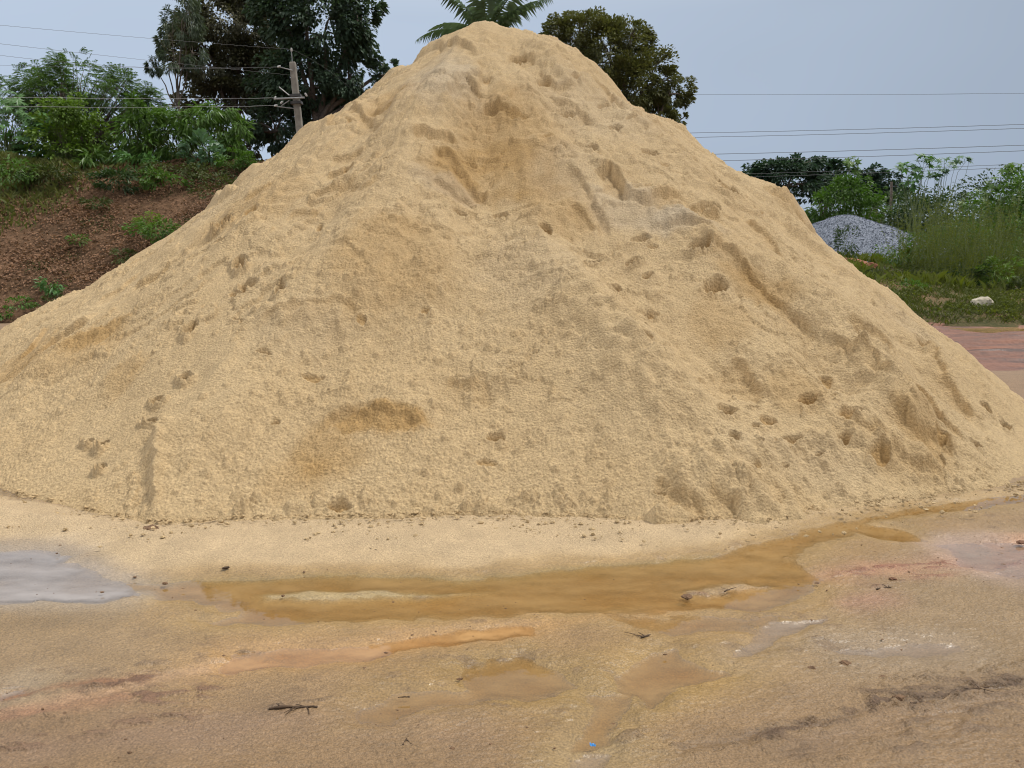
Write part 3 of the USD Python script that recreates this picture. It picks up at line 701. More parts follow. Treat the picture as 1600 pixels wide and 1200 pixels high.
P_LILAC = [(1452, 852), (1540, 844), (1620, 850), (1800, 836), (1800, 905), (1580, 903), (1490, 884)]
P_FOOT = [(885, 1200), (920, 1186), (962, 1184), (955, 1200), (930, 1230), (880, 1225)]
P_LEFTFILM = [(-60, 1090), (30, 1076), (66, 1078), (40, 1090), (-40, 1104)]
P_LOW = [(950, 965), (1050, 962), (1190, 968), (1270, 950), (1220, 972), (1150, 985), (1060, 1000), (980, 985)]


def sdist(polyline, X, Y, closed=True):
    """signed distance, positive inside"""
    g = shapely.Polygon(polyline)
    g = g if g.is_valid else g.buffer(0)
    pts = shapely.points(X.ravel(), Y.ravel())
    d = shapely.distance(pts, g.boundary)
    return np.where(shapely.contains_xy(g, X.ravel(), Y.ravel()), d, -d).reshape(X.shape)


def build_ground():
    rng = np.random.default_rng(3)
    xs = np.concatenate([-3.6 - np.geomspace(0.03, 420, 60)[::-1], np.linspace(-3.6, 3.6, 760), 3.6 + np.geomspace(0.03, 420, 60)])
    ys = [2.0]
    while ys[-1] < 5.6:
        ys.append(ys[-1] + 0.0042 * (ys[-1] / 2.2) ** 1.35)
    ys = np.concatenate([1.98 - np.geomspace(0.02, 300, 30)[::-1], ys, 5.6 + np.geomspace(0.03, 700, 70)])
    X, Y = np.meshgrid(xs, ys)
    inx, iny = np.nonzero(np.abs(xs) < 4.6)[0], np.nonzero((ys > 1.7) & (ys < 6.4))[0]
    sub = slice(iny[0], iny[-1] + 1), slice(inx[0], inx[-1] + 1)
    x, y = X[sub], Y[sub]
    Z = np.full(X.shape, 0.02)
    tint = np.zeros(X.shape + (3,))
    wet = np.zeros(X.shape + (3,))
    tint[:] = (0.20, 0.13, 0.075)
    wet[..., 0], wet[..., 1] = 0.3, 0.7
    # beyond the worked patch: red-brown yard soil
    tint += 0.02 * fbm(X * 0.2, Y * 0.2, 3, 4)[..., None]
    z = 0.018 + 0.010 * fbm(x * 0.8, y * 1.6, 3, 8) + 0.004 * fbm(x * 4, y * 7, 3, 9)
    grit = 0.0035 * perlin(x * 38, y * 38, 12) + 0.003 * perlin(x * 80, y * 70, 13)
    lump = np.maximum(fbm(x * 9, y * 14, 3, 14) - 0.12, 0)
    wobx, woby = 0.10 * fbm(x * 2.2, y * 2.2, 4, 15), 0.055 * fbm(x * 4.5, y * 4.5, 4, 16)
    qx, qy = x + wobx, y + woby
    col = np.empty(x.shape + (3,))
    col[:] = (0.245, 0.165, 0.085)
    w = np.full(x.shape, 0.62)
    # tone: greyer sand to the left, browner to the right and near the camera
    n = fbm(x * 0.9, y * 1.5, 4, 17)[..., None]
    col += n * np.array([0.06, 0.045, 0.032])
    brown = sstep(3.1, 2.4, y)[..., None]
    col = col * (1 - 0.5 * brown) + np.array([0.20, 0.117, 0.054]) * 0.5 * brown

    def blend(mask, c, wv=None):
        nonlocal col, w
        col = col * (1 - mask[..., None]) + np.array(c) * mask[..., None]
        if wv is not None:
            w = w * (1 - mask) + wv * mask
    # the broad brown zone round the pools
    zone = sstep(-0.35, 0.25, sdist(poly([(170, 905), (700, 890), (1180, 850), (1500, 780), (1700, 770), (1480, 850), (1330, 900), (1300, 960), (1180, 1010), (1100, 1080), (960, 1160), (860, 1160), (900, 1090), (540, 1110), (640, 1030), (330, 1060), (300, 970)]), qx, qy) + 0.12 * fbm(x * 2, y * 3, 3, 35))
    blend(0.75 * zone, (0.27, 0.165, 0.07), 0.8)
    # dry pale apron at the foot of the heap
    apron = [(-400, 790), (0, 775), (230, 815), (800, 800), (1200, 805), (1600, 760), (1800, 750), (1700, 766), (1420, 792), (1240, 826), (1180, 846), (1120, 864), (990, 876), (850, 886), (740, 900), (560, 893), (380, 897), (210, 905), (150, 885), (110, 858), (0, 852), (-400, 850)]
    d_ap = sdist(poly(apron), qx, qy)
    m_ap = sstep(-0.06, 0.13, d_ap)
    blend(m_ap, (0.385, 0.285, 0.168), 0.12)
    z = z + 0.03 * sstep(0.0, 0.5, d_ap)
    # raised, smooth spill at the left corner
    sp_ = sstep(-0.1, 0.7, sdist(poly([(-400, 770), (0, 765), (100, 795), (240, 826), (210, 838), (60, 842), (-400, 845)]), qx, qy))
    z = z + 0.10 * sp_
    # pools: hollows whose floors are coloured by the sediment
    PD = []

    def pool(px, depth, shore, floor, wv=0.85, bank=0.10):
        nonlocal z
        d = sdist(poly(px), qx, qy)
        m = sstep(-bank, shore, d)
        depth = depth * 1.15
        z = z * (1 - m) + m * (-depth + 0.25 * (z - 0.018))
        vary = (1 + 0.35 * fbm(x * 1.3 + 3, y * 4.0, 4, 34))[..., None]
        blend(0.85 * sstep(-0.12, 0.08, d + 0.05 * fbm(x * 5, y * 9, 3, 36)), np.array(floor) * vary, wv)
        PD.append(d)
        blend(np.exp(-((d + 0.03) / (0.13 * (1 + 0.8 * fbm(x * 1.7, y * 2.5, 2, 33)))) ** 2) * 0.6, np.array(floor) * 0.75 + np.array((0.30, 0.23, 0.12)) * 0.25, 0.9)
    pool(P_BAND, 0.020, 0.16, (0.305, 0.195, 0.08))
    dgrn = sdist(poly([(190, 912), (400, 900), (560, 896), (760, 903), (850, 888), (1000, 878), (1130, 866), (1120, 880), (1000, 896), (850, 906), (760, 920), (560, 914), (400, 918)]), qx, qy)
    blend(0.6 * sstep(-0.03, 0.06, dgrn), (0.20, 0.145, 0.05))
    mi = sstep(-0.07, 0.10, sdist(poly(P_ISLAND), qx, qy))
    z = z * (1 - mi) + mi * (0.004 + 0.3 * (z + 0.02))
    blend(0.85 * mi, (0.34, 0.26, 0.135), 0.6)
    for s_ in P_SPOTS:
        ms = sstep(-0.06, 0.08, sdist(poly(s_), qx, qy))
        z = z * (1 - ms) + ms * 0.004
        blend(0.7 * ms, (0.27, 0.19, 0.105), 0.6)
    pool(P_PALE_LEFT, 0.024, 0.12, (0.34, 0.28, 0.225))
    pool(P_ORANGE, 0.011, 0.05, (0.36, 0.205, 0.085))
    pool(P_MID, 0.014, 0.08, (0.25, 0.155, 0.055))
    pool(P_RIGHTMID, 0.020, 0.07, (0.30, 0.185, 0.06))
    pool(P_TRAIL, 0.010, 0.06, (0.26, 0.165, 0.065))
    pool(P_SLIVER, 0.010, 0.05, (0.26, 0.18, 0.10))
    pool(P_FILM, 0.008, 0.07, (0.25, 0.18, 0.12))
    pool(P_LILAC, 0.012, 0.12, (0.34, 0.235, 0.19))
    pool(P_FOOT, 0.008, 0.05, (0.26, 0.18, 0.09))
    pool(P_LEFTFILM, 0.006, 0.05, (0.27, 0.2, 0.13))
    pool(P_LOW, 0.008, 0.10, (0.27, 0.165, 0.065))
    allpools = shapely.union_all([shapely.Polygon(poly(p)).buffer(0) for p in (P_BAND, P_PALE_LEFT, P_ORANGE, P_MID, P_RIGHTMID, P_TRAIL, P_SLIVER, P_FILM, P_LILAC, P_FOOT, P_LEFTFILM, P_LOW)])
    pp = shapely.points(qx.ravel(), qy.ravel())
    away = np.where(shapely.contains(allpools, pp), 0, shapely.distance(pp, allpools)).reshape(x.shape)
    floor_ = 0.001 + 0.006 * sstep(0.0, 0.12, away)
    z = np.where(z > floor_ + 0.004, z, floor_ + 0.004 * np.exp((z - floor_ - 0.004) / 0.004)) * sstep(0, 0.02, away) + z * (1 - sstep(0, 0.02, away))
    z = z + (0.0050 * fbm(x * 11, y * 16, 3, 29) + 0.0055 * fbm(x * 3.5, y * 7, 3, 30)) * sstep(0.2, 0.02, away)
    # wheel track with orange and salmon silt
    def track(px, width, c, amt, dip=0.0, rim=0.0, seed=0):
        nonlocal z
        P = poly(px)
        ln = shapely.LineString(P)
        d = shapely.distance(shapely.points(qx.ravel(), qy.ravel()), ln).reshape(x.shape)
        m = np.exp(-(d / width) ** 2) * np.clip(0.75 + 0.9 * fbm(x * 3, y * 5, 3, 70 + seed), 0, 1)
        blend(np.clip(amt * m, 0, 1), c, 0.6)
        z = z - dip * m + rim * np.exp(-((d - 1.5 * width) / (0.6 * width)) ** 2) * np.maximum(fbm(x * 12, y * 16, 2, 80 + seed), 0)
    track([(-60, 1130), (80, 1108), (200, 1080), (300, 1060), (390, 1042)], 0.055, (0.40, 0.25, 0.145), 0.7, 0.006, 0.02, 1)
    track([(-60, 1100), (100, 1080), (180, 1070), (230, 1068)], 0.03, (0.22, 0.11, 0.055), 0.9, 0.0, 0.03, 2)
    track([(-60, 1140), (60, 1118), (200, 1098)], 0.05, (0.27, 0.14, 0.075), 0.8, 0.0, 0.02, 3)
    track([(380, 1040), (640, 1006), (840, 980), (1000, 960), (1180, 925)], 0.06, (0.40, 0.235, 0.095), 0.7, 0.004, 0.006, 4)
    track([(1300, 905), (1400, 895), (1500, 880), (1620, 862)], 0.12, (0.36, 0.19, 0.115), 0.75, 0.0, 0.012, 5)
    track([(1560, 850), (1640, 842), (1700, 838)], 0.08, (0.45, 0.25, 0.14), 0.8, 0.0, 0.0, 6)
    track([(1060, 1180), (1200, 1150), (1350, 1118), (1480, 1090), (1660, 1062)], 0.02, (0.09, 0.055, 0.03), 0.6, 0.014, 0.035, 7)
    track([(1220, 1180), (1400, 1130), (1660, 1085)], 0.05, (0.18, 0.115, 0.065), 0.6, 0.010, 0.025, 8)
    track([(1400, 1095), (1480, 1080), (1560, 1072), (1660, 1062)], 0.06, (0.12, 0.075, 0.04), 0.6, 0.0, 0.05, 9)
    track([(0, 1180), (300, 1150), (700, 1130)], 0.18, (0.23, 0.15, 0.10), 0.5, 0.004, 0.0, 10)
    track([(1330, 950), (1345, 942), (1380, 940)], 0.10, (0.34, 0.17, 0.13), 0.5, 0.0, 0.0, 11)
    def crumbs(px, width, c, amt, hgt=0.010, seed=0):
        nonlocal z
        d = shapely.distance(shapely.points(qx.ravel(), qy.ravel()), shapely.LineString(poly(px))).reshape(x.shape)
        m = np.exp(-(d / width) ** 2) * sstep(0.02, 0.14, fbm(x * 8, y * 26, 3, 180 + seed)) * sstep(-0.35, 0.05, fbm(x * 2.2, y * 3, 2, 190 + seed))
        blend(np.clip(1.3 * amt * m, 0, 1), np.array(c) * 1.1, 0.45)
        z = z + hgt * m
    for i, (px, wd, c, am) in enumerate([
            ([(-60, 1128), (100, 1094), (230, 1068)], 0.05, (0.14, 0.075, 0.042), 0.8), ([(-60, 1150), (120, 1118), (330, 1080)], 0.06, (0.16, 0.085, 0.05), 0.7), ([(0, 1180), (120, 1150), (330, 1120)], 0.05, (0.15, 0.085, 0.05), 0.5),
            ([(220, 1045), (400, 1018)], 0.03, (0.15, 0.10, 0.06), 0.5), ([(1180, 1160), (1340, 1120), (1480, 1092), (1660, 1066)], 0.035, (0.10, 0.06, 0.034), 0.75), ([(1360, 1090), (1500, 1080), (1600, 1070)], 0.08, (0.11, 0.067, 0.036), 0.6),
            ([(1240, 1185), (1420, 1140), (1660, 1096)], 0.05, (0.12, 0.075, 0.042), 0.55), ([(1400, 1180), (1520, 1150), (1660, 1130)], 0.04, (0.12, 0.075, 0.042), 0.5), ([(1310, 905), (1400, 893), (1480, 884)], 0.05, (0.20, 0.085, 0.05), 0.7), ([(1360, 922), (1440, 912)], 0.03, (0.15, 0.08, 0.045), 0.6),
            ([(1440, 905), (1640, 868)], 0.06, (0.22, 0.10, 0.06), 0.6), ([(950, 935), (1090, 930)], 0.03, (0.16, 0.08, 0.04), 0.5), ([(420, 1112), (510, 1104)], 0.02, (0.11, 0.07, 0.04), 0.7), ([(980, 1150), (1110, 1172), (1180, 1150)], 0.05, (0.15, 0.095, 0.05), 0.5)]):
        crumbs(px, wd, c, am, seed=i)
    # crumbs of mud, scattered
    spots = sstep(0.16, 0.34, fbm(x * 6, y * 11, 4, 24)) * sstep(-0.1, 0.25, fbm(x * 0.9, y * 1.3, 2, 25)) * (1 - m_ap)
    blend(0.45 * spots, (0.15, 0.095, 0.055), 0.5)
    z = z + 0.006 * spots * np.maximum(fbm(x * 22, y * 30, 2, 26), 0) * 2
    dryness = np.clip((z - 0.004) / 0.012, 0, 1)
    z = z + grit * (0.3 + 0.7 * dryness) * (1 - 0.2 * m_ap) + 0.012 * lump * dryness * (1 - m_ap) * 0.6
    w = np.clip(w + 0.35 * (1 - dryness), 0, 1)
    ww = np.clip(0.5 + 0.9 * fbm(x * 1.5, y * 2.2, 3, 28), 0, 1)
    w = w * (0.55 + 0.6 * ww)
    edge = (sstep(4.6, 4.0, np.abs(x)) * sstep(1.7, 1.95, y) * sstep(6.4, 5.8, y))
    Z[sub] = Z[sub] * (1 - edge) + z * edge
    far_dark = (0.80 + 0.2 * m_ap)[..., None]
    tint[sub] = tint[sub] * (1 - edge[..., None]) + col * far_dark * edge[..., None]
    wet[sub][..., 0] = wet[sub][..., 0] * (1 - edge) + np.clip(w, 0, 1) * edge
    wet[sub][..., 1] = 0.18 + 0.6 * (1 - np.clip(w, 0, 1))
    Z -= 0.35 * sstep(6.5, 8.0, np.hypot(X - AX, (Y - AY))) * 0
    nr, nc = X.shape
    k = np.arange((nr - 1) * nc).reshape(nr - 1, nc)[:, :-1]
    q = np.stack([k, k + 1, k + nc + 1, k + nc], -1).reshape(-1, 4)
    obj('ground', (np.stack([X, Y, Z], -1).reshape(-1, 3), q), M_GROUND, smooth=True,
        attrs={'tint': np.clip(tint, 0.01, 1).reshape(-1, 3), 'wet': wet.reshape(-1, 3)}, kind='structure', label='wet sandy yard with wheel tracks and silt around the heap')
    # the water in the hollows: level sheets, the ground decides the shoreline
    names = [('P_BAND', M_WATER_BROWN, 'long brown pool of shallow water along the foot of the heap'), ('P_PALE_LEFT', M_WATER_PALE, 'pale pool reflecting the sky at the left edge'),
             ('P_ORANGE', M_WATER_ORANGE, 'narrow orange silty pool in a wheel track'), ('P_MID', M_WATER_BROWN, 'ragged brown puddle near the camera left of centre'),
             ('P_RIGHTMID', M_WATER_BROWN, 'yellow brown puddle near the camera right of centre'), ('P_TRAIL', M_WATER_BROWN, 'thin brown trail of water running towards the camera'),
             ('P_SLIVER', M_WATER_CLEAR, 'slivers of bright water at the right end of the brown pool'), ('P_FILM', M_WATER_CLEAR, 'faint film of water on the right'),
             ('P_LILAC', M_WATER_CLEAR, 'pinkish pale puddle at the right edge'), ('P_FOOT', M_WATER_CLEAR, 'small puddle at the bottom edge'), ('P_LEFTFILM', M_WATER_CLEAR, 'small film of water at the lower left edge'), ('P_LOW', M_WATER_BROWN, 'thin brown film below the long pool')]
    owner = np.argmax(np.stack(PD), 0)
    near = np.max(np.stack(PD), 0) > -0.22
    ny, nx = x.shape
    kk = np.arange((ny - 1) * nx).reshape(ny - 1, nx)[:, :-1]
    cells = np.stack([kk, kk + 1, kk + nx + 1, kk + nx], -1).reshape(-1, 4)
    zf, of = Z[sub].ravel(), owner.ravel()
    water = (zf[cells].min(1) < 0.0003) & near.ravel()[cells].all(1)
    dep = np.clip(-zf / 0.016, 0, 1)
    for i, (_, m, lab) in enumerate(names):
        c = cells[water & (of[cells[:, 0]] == i)]
        if not len(c):
            continue
        used, inv = np.unique(c, return_inverse=True)
        obj('puddle', (np.column_stack([x.ravel()[used], y.ravel()[used], np.zeros(len(used))]), inv.reshape(-1, 4)), m, smooth=True,
            attrs={'depth': np.repeat(dep[used][:, None], 3, 1)}, kind='structure', label=lab)


build_ground()


# ------------------------------------------------------------------ terrain behind: red mud road, earth bank on the left, grassy bank on the right
def bank_z(x, y):
    """Height of the earth bank left of and behind the heap."""
    foot = 23.4 + 0.5 * np.sin(x * 0.35) + 0.02 * (x + 10) ** 2 * (x > -10)
    t = (y - foot) / 7.6
    h = np.where(t < 1, 6.0 * np.clip(t, 0, 1) ** 0.92, 6.0 + 0.25 * np.minimum(t - 1, 2))
    h = h + 0.5 * sstep(0.1, 0.5, t) * fbm(x * 0.25, y * 0.25, 3, 101) + 0.18 * sstep(0, 0.2, t) * fbm(x * 0.9, y * 0.9, 4, 102)
    return h * sstep(3.0, -5.0, x) - 0.15 * (t <= 0)


def berm_z(x, y):
    """Height of the grassy bank on the right."""
    foot = 21.6 + 0.35 * np.sin(x * 0.8)
    h = np.interp(y - foot, [-0.1, 0.0, 0.8, 3.3, 6.3, 11.3, 30, 100], [-0.1, 0.0, 0.38, 0.85, 1.35, 2.0, 2.4, 2.6])
    h = h + 0.16 * sstep(0.2, 2.5, y - foot) * fbm(x * 0.5, y * 0.5, 4, 111) + 0.07 * sstep(0, 0.6, y - foot) * fbm(x * 2.0, y * 2.0, 3, 112)
    return h * sstep(-2.0, 6.0, x) - 0.15 * sstep(4.0, -2.0, x)


def sheet(name, xs, ys, fz, m, label):
    X, Y = np.meshgrid(xs, ys)
    Z = fz(X, Y)
    nr, nc = X.shape
    k = np.arange((nr - 1) * nc).reshape(nr - 1, nc)[:, :-1]
    q = np.stack([k, k + 1, k + nc + 1, k + nc], -1).reshape(-1, 4)
    obj(name, (np.stack([X, Y, Z], -1).reshape(-1, 3), q), m, smooth=True, kind='structure', label=label)


def mud_z(x, y):
    e = sstep(12.2, 14.2, y + 0.5 * np.sin(x)) * sstep(24.0, 22.4, y)
    ruts = 0.16 * np.maximum(fbm(x * 0.3, y * 3.4, 4, 121), -0.2) + 0.08 * np.abs(np.sin(y * 6.0 + 0.3 * np.sin(x * 0.4))) * sstep(0.0, 0.3, perlin(x * 0.25, y * 0.5, 122))
    dip = sstep(18.2, 19.2, y + 0.4 * fbm(x * 0.8, y, 3, 124)) * sstep(10.8, 12.4, x) * sstep(21.8, 21.3, y)
    z = 0.012 + e * (0.085 + ruts * (1 - 0.8 * dip)) + 0.03 * e * fbm(x * 2, y * 5, 4, 123) * (1 - 0.7 * dip) - 0.06 * dip
    return np.where(e > 0.3, np.maximum(z, 0.028), z)


sheet('mud_road', np.linspace(4.0, 34.0, 260), np.linspace(12.0, 24.5, 300), mud_z, M_MUD, 'red muddy track with tyre ruts behind the heap on the right')
sheet('earth_bank', np.linspace(-46, 4, 260), np.concatenate([np.linspace(22.6, 33, 120), np.linspace(33.3, 75, 50)]), bank_z, M_EARTH, 'steep bank of red-brown earth on the left')
sheet('grassy_bank', np.linspace(-2, 70, 280), np.concatenate([np.linspace(21.0, 34, 140), np.linspace(34.4, 120, 60)]), berm_z, M_BERM, 'low overgrown bank behind the muddy track on the right')
_p = [(1455, 523), (1490, 513), (1560, 510), (1650, 510), (1800, 514), (1800, 536), (1560, 537), (1480, 534)]
_v, _f = trimesh.creation.triangulate_polygon(shapely.Polygon(on_ground(np.array(_p, float)[:, 0], np.array(_p, float)[:, 1])[:, :2]).buffer(0), engine='earcut')
obj('puddle', (np.column_stack([_v, np.full(len(_v), 0.052)]), _f), M_WATER_ORANGE, attrs={'depth': np.ones((len(_v), 3))}, kind='structure', label='ochre puddle at the foot of the grassy bank')


# ------------------------------------------------------------------ plants
def limb(p0, p1, r0, r1, rng, sag=0.0, wander=0.06, n=7):
    t = np.linspace(0, 1, n)[:, None]
    L = np.linalg.norm(np.subtract(p1, p0))
    pts = np.asarray(p0) + (np.asarray(p1) - p0) * t
    w = np.cumsum(rng.normal(size=(n, 3)), 0) * wander * L / n
    w -= w[-1] * t
    w[0] = 0
    pts = pts + w + np.array([0, 0, 1.0]) * sag * L * (t * (1 - t)) * 4
    return pts, r0 + (r1 - r0) * t[:, 0]


def crown_points(blobs, rng, clump_r=0.22, shell=0.55):
    """blobs: (centre, radii xyz, clumps, leaves a clump). Returns leaf places, outward directions and clump centres."""
    P, O, C = [], [], []
    for c, r, nc, nl in blobs:
        c, r = np.asarray(c), np.asarray(r)
        d = unit(rng.normal(size=(nc, 3)))
        rad = shell + (1.04 - shell) * rng.random(nc) ** 0.6
        cc = d * rad[:, None]
        C.append(c + cc * r)
        g3 = rng.normal(size=(nc, nl, 3))
        g3 *= np.minimum(1, 1.7 / np.linalg.norm(g3, axis=-1, keepdims=True))
        q = cc[:, None, :] + clump_r * rng.uniform(0.7, 1.3, (nc, 1, 1)) * g3 * 0.62
        P.append((c + q * r).reshape(-1, 3))
        O.append(unit(q * r).reshape(-1, 3) + 0.5 * unit(q - cc[:, None] * 0.75).reshape(-1, 3))
    return np.vstack(P), np.vstack(O), C


def tree(name, base, blobs, leafm, barkm, label, cat='tree', group=None, leaf=(0.2, 0.1), seed=1, trunk_r=0.2, down=0.5, clump_r=0.22, shell=0.55, fork=0.45, twig=6, tilt=0.6, lean=(0, 0)):
    rng = np.random.default_rng(seed)
    base = np.asarray(base, float)
    t = thing(name, base, label, cat, group)
    P, O, C = crown_points(blobs, rng, clump_r, shell)
    d = O + np.array([0, 0, -down]) + 0.45 * rng.normal(size=O.shape)
    L = leaf[0] * rng.uniform(0.65, 1.3, len(P))
    v, f = leaves(P, d, L, L * leaf[1] / leaf[0], rng, tilt)
    top = np.mean([b[0] for b in blobs], 0)
    fk = base + (top - base) * fork + np.array([lean[0], lean[1], 0])
    mb = MB()
    mb.add(*tube(*limb(base - [0, 0, 0.3], fk, trunk_r, trunk_r * 0.72, rng, wander=0.12), 8))
    for (c, r, *_), cc in zip(blobs, C):
        c = np.asarray(c) - np.array([0, 0, 0.25]) * r
        mb.add(*tube(*limb(fk, c, trunk_r * 0.55, trunk_r * 0.2, rng, 0.05, 0.15), 6))
        for e in cc[:twig]:
            mb.add(*tube(*limb(c, e, trunk_r * 0.2, trunk_r * 0.05, rng, 0.05, 0.2, 5), 4))
    obj('trunk', mb.get(base), barkm, t, smooth=True)
    obj('crown', (v - base, f), leafm, t, kind='stuff')
    return t


def B(px, py, rx, ry, y, nc, nl, depth=0.9):
    """one crown mass at a survey pixel: radii in pixels, distance y"""
    c = at(px, py, y)
    k = y / FPX
    return (c, (rx * k, max(rx, ry) * k * depth, ry * k), nc, nl)


def bz(p):
    return np.array([p[0], p[1], float(bank_z(np.array(p[0]), np.array(p[1])))])


def rz_(p):
    return np.array([p[0], p[1], float(berm_z(np.array(p[0]), np.array(p[1])))])


# two big dark trees behind the pole
Yt = 41.0
tree('broadleaf_tree', bz(at(480, 250, Yt)), [B(505, 40, 75, 62, Yt, 50, 127), B(560, 30, 34, 45, Yt, 22, 120), B(440, 20, 48, 45, Yt, 30, 120), B(480, 125, 78, 48, Yt + .5, 62, 120), B(545, 120, 40, 35, Yt, 22, 112), B(430, 195, 50, 38, Yt + .5, 34, 105), B(500, 190, 40, 30, Yt + 1, 24, 105), B(606, 112, 24, 16, Yt, 12, 75), B(590, 140, 22, 14, Yt, 8, 67), B(480, -45, 70, 40, Yt, 30, 90)],
     L_DARK, M_BARK, 'big dark green broad-leaved tree right behind the utility pole', leaf=(0.24, 0.135), seed=11, trunk_r=0.3, clump_r=0.22)
Yt = 44.0
tree('broadleaf_tree', bz(at(370, 250, Yt)), [B(365, 40, 66, 52, Yt, 58, 127), B(330, 95, 66, 44, Yt, 54, 120), B(400, 110, 52, 48, Yt, 46, 112), B(355, 165, 66, 38, Yt, 46, 105), B(310, 50, 34, 45, Yt, 20, 105), B(390, 220, 45, 32, Yt, 24, 90), B(360, -35, 60, 35, Yt, 26, 90), B(385, 0, 40, 26, Yt, 22, 90)],
     L_DARKBROWN, M_BARK, 'big dark brownish-green tree left of the utility pole', leaf=(0.23, 0.115), seed=12, trunk_r=0.28, clump_r=0.22)
Yt = 38.5
tree('slender_tree', bz(at(283, 250, Yt)), [B(290, 20, 24, 36, Yt, 16, 82), B(268, 50, 15, 30, Yt, 10, 67), B(255, 68, 8, 14, Yt, 6, 60), B(241, 100, 9, 17, Yt, 6, 67), B(275, 100, 24, 24, Yt, 12, 75), B(300, 75, 18, 24, Yt, 10, 67), B(290, -25, 26, 26, Yt, 12, 75)],
     L_EUCA, M_BARK, 'thin pale grey-green tree with drooping leaves left of the dark trees', leaf=(0.22, 0.05), seed=13, trunk_r=0.075, down=1.1, fork=0.5, twig=8)
# olive tree behind the heap's right shoulder
Yt = 36.0
tree('bushy_tree', [*at(960, 300, Yt)[:2], 0.0], [B(905, 60, 48, 38, Yt, 52, 126), B(955, 85, 60, 48, Yt, 69, 126), B(1005, 125, 50, 48, Yt, 55, 126), B(1045, 140, 32, 30, Yt, 32, 115), B(975, 150, 60, 55, Yt, 46, 126), B(1030, 180, 34, 25, Yt, 27, 105), B(870, 65, 26, 26, Yt, 25, 105), B(985, 55, 36, 20, Yt, 27, 105), B(1058, 190, 14, 14, Yt, 9, 84)],
     L_OLIVE, M_BARK, 'rounded dark olive tree behind the right shoulder of the sand heap', leaf=(0.15, 0.075), seed=14, trunk_r=0.24, clump_r=0.2, down=0.1)


# coconut palm straight behind the peak
def palm(base, head, label):
    rng = np.random.default_rng(21)
    base, head = np.asarray(base, float), np.asarray(head, float)
    t = thing('coconut_palm', base, label, 'palm')
    pts, rad = limb(base - [0, 0, 0.3], head, 0.2, 0.12, rng, 0, 0.05, 14)
    obj('trunk', (tube(pts, rad, 9)[0] - base, tube(pts, rad, 9)[1]), M_BARK_PALE, t, smooth=True)
    specs = [(-172, 0.28, 2.9), (-165, 0.95, 3.1), (-105, 1.2, 3.0), (-75, 1.32, 3.2), (-40, 0.95, 3.2), (-12, 0.8, 2.9), (8, 0.15, 2.7), (35, 0.95, 3.0), (80, 0.7, 3.0), (110, 1.0, 3.1), (150, 0.6, 3.0), (178, -0.1, 2.6)]
    for az, el, L in specs:
        a = math.radians(az)
        hd = np.array([math.cos(a), math.sin(a), 0])
        tt = np.linspace(0, 1, 15)
        e = el - 1.05 * tt ** 1.6
        step = L / 14
        xy = np.concatenate([[0], np.cumsum(np.cos(e[:-1]) * step)])
        zz = np.concatenate([[0], np.cumsum(np.sin(e[:-1]) * step)])
        rach = head + hd * xy[:, None] + np.array([0, 0, 1.0]) * zz[:, None]
        mb = MB()
        mb.add(*tube(rach, np.linspace(0.035, 0.008, 15), 5))
        tl = np.linspace(0.14, 0.99, 32)
        q = np.stack([np.interp(tl, tt, rach[:, i]) for i in range(3)], 1)
        tan = unit(np.stack([np.interp(tl, tt, np.gradient(rach[:, i])) for i in range(3)], 1))
        side = unit(np.cross(tan, [0, 0, 1.0]))
        for sg in (-1, 1):
            d = side * sg * 0.85 + tan * 0.55 + np.array([0, 0, -0.28]) + 0.07 * rng.normal(size=q.shape)
            LL = 0.78 * np.sin(np.pi * (0.12 + 0.85 * tl) ** 0.8) * rng.uniform(0.85, 1.1, len(tl))
            mb.add(*leaves(q, d, 0.82 * LL + 0.08, 0.028, rng, 0.2, 0.3, 0.45))
        obj('frond', mb.get(base), L_PALM, t)


Yp = 31.0
_h = at(762, 58, Yp)
palm([_h[0] + 0.3, Yp, 0.0], _h, 'coconut palm with its fronds showing just above the peak of the heap')


# shrubs on the left bank
def shrub(name, base, blobs, leafm, label, cat='shrub', group=None, leaf=(0.18, 0.07), seed=1, stems=6, down=0.5, clump_r=0.3, shell=0.35, stem_m=None, tilt=0.6, stem_r=0.02):
    rng = np.random.default_rng(seed)
    base = np.asarray(base, float)
    t = thing(name, base, label, cat, group)
    P, O, C = crown_points(blobs, rng, clump_r, shell)
    d = O + np.array([0, 0, -down]) + 0.5 * rng.normal(size=O.shape)
    L = leaf[0] * rng.uniform(0.6, 1.3, len(P))
    v, f = leaves(P, d, L, L * leaf[1] / leaf[0], rng, tilt)
    mb = MB()
    for cc in C:
        for e in cc[:stems]:
            mb.add(*tube(*limb(base + np.append(0.15 * rng.normal(size=2), -0.1), e, stem_r, stem_r * 0.3, rng, 0.04, 0.15), 5))
    obj('stem', mb.get(base), stem_m or M_STEM, t, smooth=True)
    if len(v) <= 1200:                                          # few and large: every leaf is a part
        for k in range(0, len(v), 4):
            obj('leaf', (v[k:k + 4] - base, f[:2]), leafm, t)
    else:
        obj('foliage', (v - base, f), leafm, t, kind='stuff')
    return t


